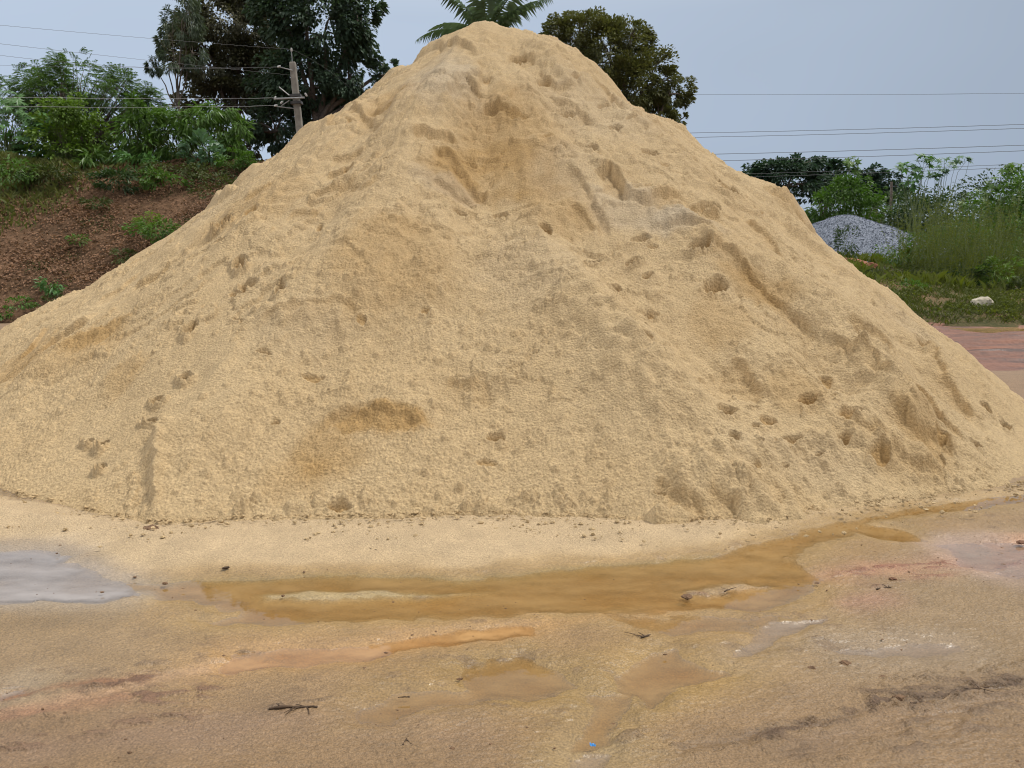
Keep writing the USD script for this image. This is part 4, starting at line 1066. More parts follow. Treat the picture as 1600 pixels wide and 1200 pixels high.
def feathery(base, blobs, label, seed, m=L_FEATHER, frond=0.38, group=None, name='feathery_tree', trunk_r=0.05):
    """twice-cut drooping leaves: each frond a rib with narrow leaflets"""
    rng = np.random.default_rng(seed)
    base = np.asarray(base, float)
    t = thing(name, base, label, 'tree', group)
    P, O, C = crown_points(blobs, rng, 0.3, 0.4)
    d = unit(O + np.array([0, 0, 0.1]) + 0.5 * rng.normal(size=O.shape))
    L = frond * rng.uniform(0.6, 1.3, len(P))
    lat = unit(np.cross(d, [0, 0, 1.0]) + 1e-6)
    pos, dr = [], []
    for k in range(9):
        u = (k + 1) / 9
        c = P + d * (L * u)[:, None] - np.array([0, 0, 1.0]) * (0.4 * L * u * u)[:, None]
        for sg in (-1, 1):
            pos.append(c)
            dr.append(lat * sg + d * 0.5 - np.array([0, 0, 0.35]))
    n = len(pos)
    v, f = leaves(np.vstack(pos), np.vstack(dr), np.tile(L, n) * 0.30, 0.03, rng, 0.3, 0.2, 0.2)
    mb = MB()
    for cc in C:
        for e in cc:
            mb.add(*tube(*limb(base - [0, 0, 0.1], e, trunk_r, 0.008, rng, 0.05, 0.12), 5))
    obj('trunk', mb.get(base), M_BARK, t, smooth=True)
    obj('crown', (v - base, f), m, t, kind='stuff')


def castor(base, blob_px, y, label, seed, n=60, size=0.24, m=L_BLUEGREEN, name='castor_plant', lobes=7, spread=1.0):
    rng = np.random.default_rng(seed)
    base = np.asarray(base, float)
    t = thing(name, base, label, 'plant')
    mb = MB()
    P, N, Hd, S_ = [], [], [], []
    for px, py, rx, ry in blob_px:
        c, k = at(px, py, y), y / FPX
        for _ in range(n):
            d = rng.normal(size=3)
            d = d / np.linalg.norm(d) * rng.random() ** 0.4
            p = c + d * np.array([rx, rx * 0.8, ry]) * k
            P.append(p)
            N.append(np.array([d[0] * 0.5, -0.45, 0.9]) + 0.35 * rng.normal(size=3))
            Hd.append(d + np.array([0, -0.3, -0.4]) + 0.3 * rng.normal(size=3))
            S_.append(size * rng.uniform(0.55, 1.25))
        for q in P[-n::5]:
            mb.add(*tube(*limb(base + np.append(0.1 * rng.normal(size=2), -0.1), q, 0.025, 0.006, rng, 0.05, 0.12), 5))
    obj('stem', mb.get(base), M_STEM, t, smooth=True)
    for a, b, c, d in zip(P, N, Hd, S_):
        v, f = palmate([a], np.array([b]), [c], [d], rng, lobes)
        obj('leaf', (v - base, f), m, t)


Yb = 32.5
feathery(bz(at(110, 250, 34.5)), [B(70, 130, 45, 32, 34.5, 26, 20), B(130, 125, 50, 30, 34.5, 28, 20), B(190, 145, 42, 32, 34.5, 24, 20), B(230, 165, 26, 24, 34.5, 14, 18), B(100, 165, 70, 30, 34.5, 26, 20), B(30, 140, 26, 30, 34.5, 10, 16)], 'tall feathery-leaved tree along the top of the left bank', 31)
shrub('thicket', bz(at(130, 258, 35.5)), [B(20, 215, 60, 45, 35.5, 30, 44), B(110, 215, 60, 45, 35.5, 30, 44), B(200, 215, 60, 40, 35.5, 30, 44), B(290, 225, 60, 32, 35.5, 28, 44)], L_CREEP, 'dark thicket filling the back of the bank top behind the shrubs', 'thicket', leaf=(0.22, 0.1), seed=30, stems=4)
castor(bz(at(15, 262, 32)), [(8, 165, 34, 24), (30, 205, 34, 28), (5, 240, 30, 34), (45, 245, 28, 22), (-40, 200, 40, 60), (55, 190, 22, 20)], 32, 'clump of bluish-green plants with hand-shaped leaves at the left edge', 32, n=50, size=0.31)
shrub('vine_thicket', bz(at(105, 262, 31.8)), [B(100, 180, 42, 22, 31.8, 22, 40), B(130, 175, 30, 28, 31.8, 20, 40), B(85, 215, 42, 32, 31.8, 26, 40), B(140, 215, 26, 34, 31.8, 18, 40), B(110, 240, 44, 20, 31.8, 18, 36)], L_YELLOW, 'vine-covered thicket with yellow-green leaf tips, left of centre on the bank', leaf=(0.15, 0.11), seed=33)
shrub('tall_shrub', bz(at(212, 262, 31.6)), [B(212, 172, 16, 18, 31.6, 10, 30), B(205, 205, 26, 24, 31.6, 14, 32), B(235, 190, 20, 18, 31.6, 10, 30), B(195, 235, 28, 22, 31.6, 14, 30), B(232, 235, 24, 26, 31.6, 12, 30)], L_MID, 'tall leafy shrub with upright shoots in the middle of the bank top', leaf=(0.30, 0.075), seed=34, down=0.9)
shrub('drooping_shrub', bz(at(290, 262, 32)), [B(268, 190, 24, 20, 32, 12, 32), B(300, 195, 30, 18, 32, 14, 32), B(275, 225, 30, 24, 32, 14, 32), B(320, 175, 22, 12, 32, 8, 28)], L_MID, 'green shrub with long drooping leaves below the slender tree', leaf=(0.32, 0.07), seed=35, down=1.1)
shrub('drooping_shrub', bz(at(345, 258, 32.6)), [B(345, 172, 26, 12, 32.6, 12, 30), B(340, 205, 34, 20, 32.6, 16, 32), B(378, 205, 16, 22, 32.6, 9, 30), B(360, 230, 24, 18, 32.6, 10, 30)], L_MID, 'green shrub with long drooping leaves at the right end of the bank top', leaf=(0.32, 0.07), seed=36, down=1.1)
shrub('waxy_shrub', bz(at(318, 262, 31.2)), [B(318, 232, 26, 18, 31.2, 12, 14), B(335, 245, 16, 12, 31.2, 6, 12), B(300, 244, 14, 10, 31.2, 5, 12)], L_CALO, 'low shrub with broad pale waxy leaves standing upright', leaf=(0.3, 0.15), seed=37, down=-0.7, stems=5)
shrub('sapling', bz(at(143, 272, 31)), [B(143, 245, 14, 18, 31, 9, 14), B(140, 262, 16, 10, 31, 5, 12)], L_MID, 'small sapling with pointed leaves in front of the vine thicket', 'sapling', leaf=(0.3, 0.08), seed=38, down=0.7, stems=3)
shrub('sapling', bz(at(215, 272, 30.6)), [B(210, 250, 22, 14, 30.6, 8, 18), B(235, 255, 12, 10, 30.6, 5, 14)], L_BLUEGREEN, 'small dark sapling at the foot of the tall shrub', 'sapling', leaf=(0.26, 0.08), seed=39, down=0.8, stems=3)
shrub('low_bush', bz(at(372, 262, 30.6)), [B(365, 250, 24, 14, 30.6, 18, 40), B(388, 248, 16, 11, 30.6, 10, 40)], L_BRIGHT, 'mound of bright yellow-green undergrowth beside the heap on the bank top', 'bush', leaf=(0.11, 0.06), seed=40, down=0.1)
shrub('low_bush', bz(at(330, 268, 30.4)), [B(325, 266, 42, 14, 30.4, 20, 34), B(270, 268, 40, 12, 30.4, 18, 30)], L_CREEP, 'dark low undergrowth under the shrubs at the top of the bank', 'bush', leaf=(0.12, 0.06), seed=41, down=0.1)
# plants on the slope of the bank
def slope_point(px, py):
    """Where the line of sight meets the bank."""
    y = np.linspace(22.6, 36, 500)
    p = at(np.full(500, px), np.full(500, py), y)
    h = np.nonzero(p[:, 2] < bank_z(p[:, 0], p[:, 1]))[0]
    return p[h[0]] if len(h) else None


for i, (px, py, rx, ry, nl, m, lf, lab) in enumerate([
        (248, 358, 38, 20, 40, L_MID, 0.13, 'leafy green bush with yellowish top leaves beside the heap on the slope of the bank'),
        (20, 268, 44, 22, 40, L_MID, 0.17, 'leafy shrub spilling over the grass at the left edge of the bank'),
        (75, 276, 36, 16, 40, L_CREEP, 0.15, 'dark shrub hanging over the top of the bank beside the grass'),
        (180, 282, 40, 16, 40, L_DARKGREEN, 0.16, 'dark green shrub hanging over the bank below the small sapling'),
        (252, 280, 36, 15, 40, L_MID, 0.15, 'green shrub hanging over the bank below the waxy shrub'),
        (150, 320, 24, 11, 26, L_CREEP, 0.11, 'dark weed on the upper part of the leaf-strewn slope'),
        (190, 400, 24, 9, 26, L_CREEP, 0.10, 'low dark weed in the middle of the slope below the green bush'),
        (228, 345, 20, 14, 26, L_YELLOW, 0.11, 'small yellowing weed on the slope above the green bush'),
        (82, 442, 18, 20, 20, L_BLUEGREEN, 0.13, 'small bluish weed low on the slope of the bank'),
        (30, 472, 26, 10, 22, L_MID, 0.10, 'small weed near the foot of the bank at the left'),
        (85, 470, 26, 12, 20, L_CREEP, 0.10, 'dark trailing weed near the foot of the bank'),
        (122, 374, 18, 10, 18, L_MID, 0.10, 'small weed in the middle of the leaf-strewn slope'),
        (8, 490, 14, 9, 18, L_MID, 0.10, 'tuft of weed at the very foot of the bank at the left edge'),
        (345, 300, 40, 26, 40, L_CREEP, 0.12, 'dark creeper hanging down the bank beside the heap')]):
    q = slope_point(px, py + ry * 0.7)
    if q is not None:
        shrub('weed' if i else 'slope_bush', q, [B(px, py, rx, ry, q[1] - 0.25, max(6, nl // 2), nl, 0.7)], m, lab, 'weed' if i else 'bush', leaf=(lf, lf * 0.5), seed=50 + i, down=0.2, stems=5, stem_r=0.01)


# ground cover on the bank: litter, grass, creepers (nobody could count them)
def scatter(n, x0, x1, y0, y1, dens, fz, rng):
    x, y = rng.uniform(x0, x1, n), rng.uniform(y0, y1, n)
    k = rng.random(n) < dens(x, y)
    x, y = x[k], y[k]
    return np.stack([x, y, fz(x, y)], 1)


_r = np.random.default_rng(61)
P = scatter(62000, -22, -3, 23.2, 32, lambda x, y: np.clip(0.55 + 1.3 * fbm(x * 0.5, y * 0.5, 3, 131), 0, 1) * sstep(-22, -17, x), bank_z, _r)
d = np.column_stack([_r.normal(size=len(P)), -0.6 + 0.7 * _r.normal(size=len(P)), -0.3 + 0.4 * _r.normal(size=len(P))])
obj('leaf_litter', leaves(P + [0, -0.02, 0.06], d, _r.uniform(0.06, 0.14, len(P)), _r.uniform(0.04, 0.085, len(P)), _r, 0.9, 0.5, 0.0), L_LITTER, kind='stuff', label='dry brown fallen leaves strewn over the left bank', cat='leaf litter')


def blades(P, hgt, rng, wid=0.012, lean=0.35, head=None):
    d = np.column_stack([lean * rng.normal(size=len(P)), lean * rng.normal(size=len(P)), np.ones(len(P))])
    h = hgt * rng.uniform(0.5, 1.25, len(P))
    n = len(P)
    up = unit(d)
    side = unit(np.cross(up, rng.normal(size=(n, 3)))) * wid
    bend = np.column_stack([rng.normal(size=n), rng.normal(size=n), np.zeros(n)]) * 0.3 * h[:, None]
    v = np.stack([P - side, P + side, P + up * h[:, None] * 0.6 + side * 0.7, P + up * h[:, None] + bend], 1).reshape(-1, 3)
    k = np.arange(n)[:, None] * 4
    return v, np.stack([k + [0, 1, 2], k + [0, 2, 3]], 1).reshape(-1, 3)


P = scatter(60000, -30, -13, 24.0, 33, lambda x, y: np.clip(0.75 * sstep(-16.4, -18.6, x - 0.55 * (y - 28) + 0.8 * fbm(x * 0.6, y * 0.6, 3, 132)) * sstep(25.0, 26.5, y - 0.12 * (x + 20)), 0, 1), bank_z, _r)
obj('bank_grass', blades(P, 0.26, _r, 0.011), L_GRASS, kind='stuff', label='rough grass on the upper left of the bank', cat='grass')
P = scatter(60000, -22, -3, 23.4, 32.5, lambda x, y: 0.9 * sstep(0.0, 0.3, fbm(x * 0.45 + 4, y * 0.6, 4, 133) + 0.35 * sstep(28.5, 31.5, y) - 0.12), bank_z, _r)
d = np.column_stack([_r.normal(size=len(P)), -0.5 + _r.normal(size=len(P)), 0.4 + 0.5 * _r.normal(size=len(P))])
obj('creepers', leaves(P + [0, 0, 0.03], d, _r.uniform(0.05, 0.12, len(P)), _r.uniform(0.03, 0.06, len(P)), _r, 0.7, 0.4, 0.1), L_CREEP, kind='stuff', label='low dark green creepers in patches over the bank', cat='creepers')

# ------------------------------------------------------------------ right side: gravel heap, stone, grass, weeds, bushes, trees
def gravel():
    y0 = 37.5
    c = at(1312, 410, y0)
    base = np.array([c[0], y0, float(berm_z(np.array(c[0]), np.array(y0)))])
    zt = at(1312, 337, y0)[2] - base[2]
    n = 240
    xs, ys = np.linspace(-6, 6, n), np.linspace(-5, 5, 200)
    X, Y = np.meshgrid(xs, ys)
    r = np.hypot((X - 0.2 * (X > 0) * X) / 5.0, Y / 4.4) + 0.05 * fbm(X * 0.5, Y * 0.5, 3, 141)
    Z = zt * 1.14 * np.clip(1.04 - np.sqrt(r * r + 0.025), -0.1, 2) + 0.05 * fbm(X * 1.2, Y * 1.2, 3, 142) + 0.022 * perlin(X * 9, Y * 9, 143) + 0.018 * perlin(X * 17, Y * 17, 144)
    k = np.arange(199 * n).reshape(199, n)[:, :-1]
    q = np.stack([k, k + 1, k + n + 1, k + n], -1).reshape(-1, 4)
    keep = (r < 1.08).ravel()
    q = q[keep[q].all(1)]
    t = thing('gravel_heap', base, 'heap of grey crushed stone on the right bank behind the weeds', 'gravel heap')
    used, inv = np.unique(q, return_inverse=True)
    obj('heap', (np.stack([X, Y, Z], -1).reshape(-1, 3)[used], inv.reshape(-1, 4)), M_GRAVEL, t, smooth=True)
    rng = np.random.default_rng(5)                              # loose chippings on its face
    m = 8000
    i = rng.integers(0, len(q), m)
    pts = np.stack([X, Y, Z], -1).reshape(-1, 3)[q[i, 0]] + rng.uniform(-0.02, 0.02, (m, 3))
    ico = trimesh.creation.box([1, 1, 1]).vertices
    fc = trimesh.creation.box([1, 1, 1]).faces
    sc = rng.uniform(0.018, 0.045, (m, 1, 1)) * rng.uniform(0.6, 1.3, (m, 1, 3))
    R_ = trimesh.transformations
    rot = np.array([R_.random_rotation_matrix(rng.random(3))[:3, :3] for _ in range(m)])
    v = np.einsum('nij,nkj->nki', rot, ico[None] * sc * (1 + 0.25 * rng.normal(size=(m, 8, 3)))) + pts[:, None]
    f = (np.arange(m)[:, None, None] * 8 + fc[None]).reshape(-1, 3)
    obj('chippings', (v.reshape(-1, 3), f), M_CHIPS, t, kind='stuff')


M_CHIPS = mat('stone_chippings', {'g': ('geometry', {}), 'r': ('rgb_ramp', {'ramp': [(0.0, (0.07, 0.083, 0.108)), (0.5, (0.12, 0.138, 0.172)), (1.0, (0.19, 0.212, 0.26))]}), 'p': ('principled_bsdf', {'roughness': 0.85})},
              [('g.random_per_island', 'r.fac'), ('r.color', 'p.base_color')], 'p.BSDF')
gravel()


def berm_point(px, py):
    y = np.linspace(21.0, 60, 1500)
    p = at(np.full(1500, px), np.full(1500, py), y)
    h = np.nonzero(p[:, 2] < berm_z(p[:, 0], p[:, 1]))[0]
    return p[h[0]] if len(h) else None


def boulder(name, p, size, m, label, cat, seed, squash=(1, 0.8, 0.7), parent_z=0.25, sub=4, rough=0.16, group=None):
    ico = trimesh.creation.icosphere(sub)
    v = np.array(ico.vertices)
    rng = np.random.default_rng(seed)
    for _ in range(9):                                          # planes knocked off
        n = unit(rng.normal(size=3))
        o = rng.uniform(0.55, 0.85)
        over = np.maximum(v @ n - o, 0)
        v -= over[:, None] * n * 0.85
    v *= 1 + rough * fbm(v[:, 0] * 2.5 + v[:, 2] * 1.7 + seed, v[:, 1] * 2.5 - v[:, 2] * 1.3, 4, seed)[:, None]
    v = v * np.array(squash) * size
    v[:, 2] += parent_z * size
    t = obj(name, (v + np.asarray(p), ico.faces), m, smooth=40, label=label, cat=cat, group=group)
    return t


_q = berm_point(1532, 480)
boulder('boulder', _q, 0.33, M_STONE, 'pale cream boulder lying in the grass at the right', 'boulder', 4, (1.1, 0.8, 0.85))
for i, (px, py, sz, lab) in enumerate([(1336, 417, 0.45, 'red-brown lump of earth at the foot of the gravel heap beside the sand'), (1360, 420, 0.3, 'small lump of red earth right of the larger one by the gravel heap')]):
    _q = berm_point(px, py)
    if _q is not None:
        boulder('earth_lump', _q, sz, M_REDCLOD, lab, 'earth lump', 14 + i, (1.3, 1, 0.6), rough=0.4)

P = scatter(90000, 6, 24, 21.6, 30, lambda x, y: np.clip(0.6 + 1.6 * fbm(x * 0.6, y * 0.6, 3, 151) - 0.3 * sstep(24.5, 26, y), 0.02, 1), berm_z, _r)
obj('bank_grass', blades(P, 0.15, _r, 0.010, 0.5), L_GRASSB, kind='stuff', label='short fresh grass and weeds on the right bank around the boulder', cat='grass')
P = scatter(34000, 9, 30, 25.2, 34, lambda x, y: sstep(25.2, 27.5, y + 1.5 * perlin(x * 0.7, y * 0.3, 5)) * np.clip(0.1 + 1.5 * fbm(x * 0.4, y * 0.4, 3, 152), 0, 1), berm_z, _r)
obj('tall_grass', blades(P, 0.42, _r, 0.011, 0.35), L_WEED, kind='stuff', label='taller wild grass higher on the right bank', cat='grass')


def weed_clump(base, seed, h=2.8, n=30, spread=0.75):
    rng = np.random.default_rng(seed)
    base = np.asarray(base, float)
    t = thing('tall_weed', base, 'tall wispy yellow-green weed in the dense stand on the right bank', 'weed', 'tall weeds on the right bank')
    mb, lv = MB(), MB()
    for _ in range(n):
        a = rng.uniform(0, 2 * np.pi)
        r = spread * rng.random() ** 0.6
        p0 = np.array([r * math.cos(a), r * math.sin(a), -0.05])
        hh = h * rng.uniform(0.55, 1.1)
        p1 = p0 + np.array([0.16 * hh * rng.normal(), 0.16 * hh * rng.normal(), hh])
        pts, rad = limb(p0, p1, 0.008, 0.003, rng, 0, 0.08, 6)
        mb.add(*tube(pts, rad, 3))
        m = 34
        tt = rng.uniform(0.12, 1.0, m)
        q = np.stack([np.interp(tt, np.linspace(0, 1, 6), pts[:, i]) for i in range(3)], 1)
        d = np.column_stack([rng.normal(size=m), rng.normal(size=m), 0.5 + 0.5 * rng.random(m)])
        lv.add(*leaves(q, d, rng.uniform(0.08, 0.2, m) * (1.2 - 0.6 * tt), 0.025, rng, 0.5, 0.3, 0.2))
    obj('stem', mb.get(), M_STEM, t)
    obj('foliage', lv.get(), L_WEED, t, kind='stuff')
    return t


_wr = np.random.default_rng(71)
_first = None
for i in range(22):
    px, py, y = [(1478, 445, 27.5), (1505, 440, 27), (1535, 440, 27.2), (1565, 440, 27.5), (1595, 440, 27.2), (1450, 425, 29.5), (1490, 420, 29.5), (1520, 420, 29.5), (1550, 420, 30), (1580, 420, 30), (1615, 430, 29),
                 (1465, 400, 32), (1500, 400, 32), (1540, 400, 32.5), (1575, 400, 32), (1610, 400, 32), (1440, 420, 31), (1640, 440, 28), (1430, 440, 29), (1470, 440, 30.5), (1530, 430, 31), (1590, 430, 31)][i]
    b = rz_(at(px, py, y))
    sc = _wr.uniform(0.6, 1.15)
    if _first is None:
        _first = weed_clump(b, 70)
    else:
        dup(_first, 'tall_weed', b, _wr.uniform(0, 6.28), sc, 'tall wispy yellow-green weed in the dense stand on the right bank', 'weed', 'tall weeds on the right bank')

P = scatter(26000, 7, 26, 21.7, 30, lambda x, y: sstep(0.05, 0.35, fbm(x * 0.5 + 9, y * 0.7, 4, 153) + 0.12), berm_z, _r)
d = np.column_stack([_r.normal(size=len(P)), -0.5 + _r.normal(size=len(P)), 0.4 + 0.5 * _r.normal(size=len(P))])
obj('creepers', leaves(P + np.column_stack([0 * P[:, :2], 0.03 + 0.16 * _r.random(len(P)) ** 2]), d, _r.uniform(0.05, 0.12, len(P)), _r.uniform(0.03, 0.07, len(P)), _r, 0.7, 0.4, 0.1), L_WEED, kind='stuff', label='low broad-leaved weeds in patches over the right bank', cat='weeds')
# small plants in front of the gravel heap
for i, (px, py, rx, ry, y, m, lab) in enumerate([
        (1322, 384, 18, 26, 32.3, L_DARKGREEN, 'thin twiggy bush standing in front of the gravel heap'),
        (1408, 392, 34, 26, 31.2, L_MID, 'green bush covering the right part of the gravel heap'),
        (1440, 400, 24, 20, 31, L_WEED, 'light green bush at the right foot of the gravel heap'),
        (1385, 428, 40, 14, 29.0, L_CREEP, 'low dark weeds below the gravel heap'),
        (1440, 436, 50, 16, 27.5, L_CREEP, 'low dark weeds left of the tall weed stand'),
        (1555, 372, 40, 34, 31.0, L_MID, 'leafy green bush standing among the tall weeds near the right edge'),
        (1478, 396, 34, 26, 31.5, L_FEATHER, 'soft green bush at the left side of the tall weed stand'),
        (1605, 400, 40, 36, 29.5, L_MID, 'leafy bush cut by the right edge of the picture below the large one'),
        (1508, 438, 34, 20, 27.0, L_DARKGREEN, 'dark leafy bush low in front of the tall weeds behind the boulder'),
        (1560, 425, 30, 22, 26.6, L_YELLOW, 'yellowish bush in front of the tall weeds right of the boulder'),
        (1425, 452, 30, 14, 26.0, L_MID, 'small green bush on the bank left of the boulder'),
        (1595, 458, 26, 22, 25.5, L_CREEP, 'dark bush behind the grass at the right edge')]):
    b = rz_(at(px, py + ry, y))
    shrub('bush', b, [B(px, py, rx, ry, y, 18, 40 if i else 34)], m, lab, 'bush', leaf=(0.15, 0.06) if i else (0.16, 0.045), seed=80 + i, down=0.1, stems=8, stem_r=0.012)

# bushes and trees that close the view on the right
for i, (bl, y, m, lf, lab) in enumerate([
        ([(1318, 305, 45, 24, 44), (1340, 325, 45, 24, 40), (1285, 325, 30, 20, 26), (1330, 290, 30, 14, 24)], 46, L_BRIGHT, 0.2, 'bright green vine-smothered round bush above the gravel heap'),
        ([(1430, 345, 50, 30, 50), (1470, 335, 36, 28, 36), (1400, 355, 30, 24, 28)], 43, L_DARKGREEN, 0.2, 'dark green bush right of the round vine-covered bush'),
        ([(1520, 350, 46, 34, 46), (1565, 345, 40, 36, 40), (1500, 375, 50, 24, 36)], 41, L_MID, 0.2, 'broad green bush behind the tall weeds'),
        ([(1600, 325, 48, 52, 90), (1650, 340, 50, 60, 50), (1580, 370, 40, 40, 50)], 37, L_MID, 0.22, 'large bush at the right edge behind the weeds'),
        ([(1440, 380, 40, 22, 40), (1475, 390, 36, 22, 30)], 36, L_FEATHER, 0.18, 'light green bush at the right end of the gravel heap'),
        ([(1400, 335, 60, 34, 50), (1480, 330, 60, 36, 50), (1560, 320, 60, 44, 50), (1640, 320, 60, 50, 40)], 52, L_DARKGREEN, 0.24, 'tall dark thicket closing the view behind the weeds and bushes'),
        ([(1280, 350, 40, 14, 30), (1370, 350, 36, 20, 30)], 48, L_CREEP, 0.18, 'low dark thicket behind the gravel heap')]):
    b = rz_(at(bl[0][0], 400, y))
    shrub('bush', b, [B(px, py, rx, ry, y, int(nc * 0.8), 42) for px, py, rx, ry, nc in bl], m, lab, 'bush', leaf=(lf, lf * 0.5), seed=90 + i, down=0.3, stems=4, stem_r=0.04)
Yf = 78.0
for i, (bl, lab) in enumerate([
        ([(1215, 268, 46, 16, 40), (1245, 258, 34, 12, 30), (1185, 280, 26, 12, 22), (1230, 285, 60, 18, 44), (1200, 262, 20, 8, 12)], 'dark spreading far tree seen just over the right shoulder of the heap'),
        ([(1290, 268, 36, 16, 34), (1275, 262, 26, 12, 22), (1300, 290, 40, 18, 32), (1280, 300, 50, 16, 30)], 'dark far tree with a domed top behind the round green bush'),
        ([(1375, 285, 34, 14, 30), (1355, 272, 26, 10, 20), (1395, 298, 26, 14, 24), (1350, 300, 40, 16, 30)], 'dark low far tree behind the wooden post')]):
    b = rz_(at(bl[0][0], 380, Yf + 3 * i))
    tree('far_tree', b, [B(px, py, rx, ry, Yf + 3 * i, nc, 40) for px, py, rx, ry, nc in bl], L_FAR, M_BARK, lab, leaf=(0.42, 0.22), seed=100 + i, trunk_r=0.35, down=0.2, clump_r=0.22)
for i, (bl, y, n, size, m, lab) in enumerate([
        ([(1330, 252, 11, 9), (1338, 262, 8, 10)], 46, 14, 0.34, L_MID, 'small crown of hand-shaped leaves standing out above the round bush'),
        ([(1415, 258, 22, 9), (1440, 268, 16, 14), (1448, 248, 12, 8), (1425, 285, 14, 10)], 40, 16, 0.36, L_BLUEGREEN, 'slim sapling with tiers of hand-shaped leaves left of the bare-stemmed one'),
        ([(1480, 255, 18, 8), (1502, 250, 14, 7), (1470, 265, 12, 7), (1460, 275, 10, 7)], 41, 13, 0.30, L_CALO, 'thin pale sapling with a flat sparse crown against the sky'),
        ([(1580, 262, 14, 12), (1570, 285, 20, 14), (1590, 310, 24, 22), (1545, 300, 12, 14)], 38, 18, 0.34, L_MID, 'tall leafy sapling at the right edge against the sky'),
        ([(1528, 305, 18, 12), (1515, 320, 16, 10)], 39, 14, 0.30, L_MID, 'low sapling with hand-shaped leaves left of the tall one at the right edge')]):
    castor(rz_(at(bl[-1][0], 390, y)), bl, y, lab, 110 + i, n, size, m, 'sapling', 7)
_b = rz_(at(1393, 340, 50))
_t = at(1393, 284, 50)
obj('wooden_post', tube(np.array([_b - [0, 0, .3], (_b + _t) / 2 + [0.03, 0, 0], _t]), [0.085, 0.08, 0.075], 9), M_BARK, smooth=40, label='weathered wooden post standing among the far bushes on the right', cat='post')

# ------------------------------------------------------------------ utility pole and wires
def pole():
    y = 22.6
    top, low = at(457, 97, y), at(469, 210, y)
    d = (top - low) / np.linalg.norm(top - low)
    base = low - d * ((low[2] - 0.0) / d[2])
    base[2] = 0.0
    t = thing('utility_pole', base, 'slightly leaning concrete utility pole in front of the dark trees', 'pole')
    ax, ay = np.array([1.0, 0, -d[0]]), np.array([0, 1.0, -d[1]])
    L = np.linalg.norm(top - base)
    w0, w1, t0, t1, c = 0.125, 0.085, 0.09, 0.065, 0.016
    v = []
    for s_, w, tk in ((-0.05, w0, t0), (0.5, (w0 + w1) / 2, (t0 + t1) / 2), (0.995, w1, t1), (1.0, w1 - 0.012, t1 - 0.012)):
        ring = [(w, tk - c), (w - c, tk), (-w + c, tk), (-w, tk - c), (-w, -tk + c), (-w + c, -tk), (w - c, -tk), (w, -tk + c)]
        v += [d * L * s_ + ax * a + ay * b for a, b in ring]
    f = []
    for r in range(3):
        for k in range(8):
            f.append([r * 8 + k, r * 8 + (k + 1) % 8, r * 8 + 8 + (k + 1) % 8, r * 8 + 8 + k])
    f = np.array(f)
    f = np.vstack([f[:, [0, 1, 2]], f[:, [0, 2, 3]], [[24, 24 + k, 25 + k] for k in range(1, 7)]])
    obj('shaft', (np.array(v), f), M_CONCRETE, t)
    def on(px, py, dy=0.0):
        return at(px, py, y - dy) - base
    R_ = np.column_stack([unit(ax), unit(ay), d])
    for py in (150, 161):                                       # clamps
        c_ = on(462.5 if py == 150 else 463.6, py)
        obj('clamp', box(c_, [0.30, 0.24, 0.075], R_), M_DARKSTEEL, t)
    arm = obj('crossarm', tube(np.array([on(428, 154.5, .16), on(476, 152.5, .16)]), 0.026, 6), M_STEEL, t)
    obj('brace', tube(np.array([on(436, 136, .16), on(452, 149, .16)]), 0.016, 5), M_STEEL, t)
    obj('brace', tube(np.array([on(452, 157, .16), on(440, 165, .16)]), 0.014, 5), M_STEEL, t)
    obj('pin', tube(np.array([on(456.8, 99, 0), on(455.4, 80, 0)]), 0.012, 5), M_STEEL, t)
    def ins(px, py, lean=0.0):
        p = on(px, py, .16)
        prof = [(0, -.07), (.03, -.07), (.03, -.045), (.055, -.03), (.035, -.01), (.05, .01), (.03, .03), (.04, .045), (.02, .07), (0, .07)]
        prof = [(0.7 * a_, 0.75 * b_) for a_, b_ in prof]
        m = trimesh.creation.revolve(np.array(prof), sections=10)
        mm = np.array(m.vertices)
        mm = mm @ trimesh.transformations.rotation_matrix(lean, [0, 1, 0])[:3, :3].T
        obj('insulator', (mm + p, m.faces), M_PORCELAIN, t, smooth=40)
    for a in ((430, 153, 0.3), (478, 148, -0.5), (436, 104, 1.2), (431, 165, 1.3), (455.4, 78, 0), (440, 160, 0.8)):
        ins(*a)
    obj('bracket', tube(np.array([on(434, 104, .1), on(457, 110, .1)]), 0.014, 5), M_STEEL, t)
    obj('bracket', tube(np.array([on(429, 166, .1), on(463, 170, .05)]), 0.014, 5), M_STEEL, t)


pole()


def wire(points, ys, rad, m, label, n=30):
    """a slack line through survey points; each point has its own distance"""
    P = np.array([at(px, py, y) for (px, py), y in zip(points, ys)])
    t = np.linspace(0, 1, n)
    s_ = np.concatenate([[0], np.cumsum(np.linalg.norm(np.diff(P, axis=0), axis=1))])
    s_ /= s_[-1]
    deg = min(len(P) - 1, 2)
    pts = np.stack([np.polyval(np.polyfit(s_, P[:, i], deg), t) for i in range(3)], 1)
    obj('power_line', tube(pts, rad, 5), m, smooth=True, label=label, cat='power line')


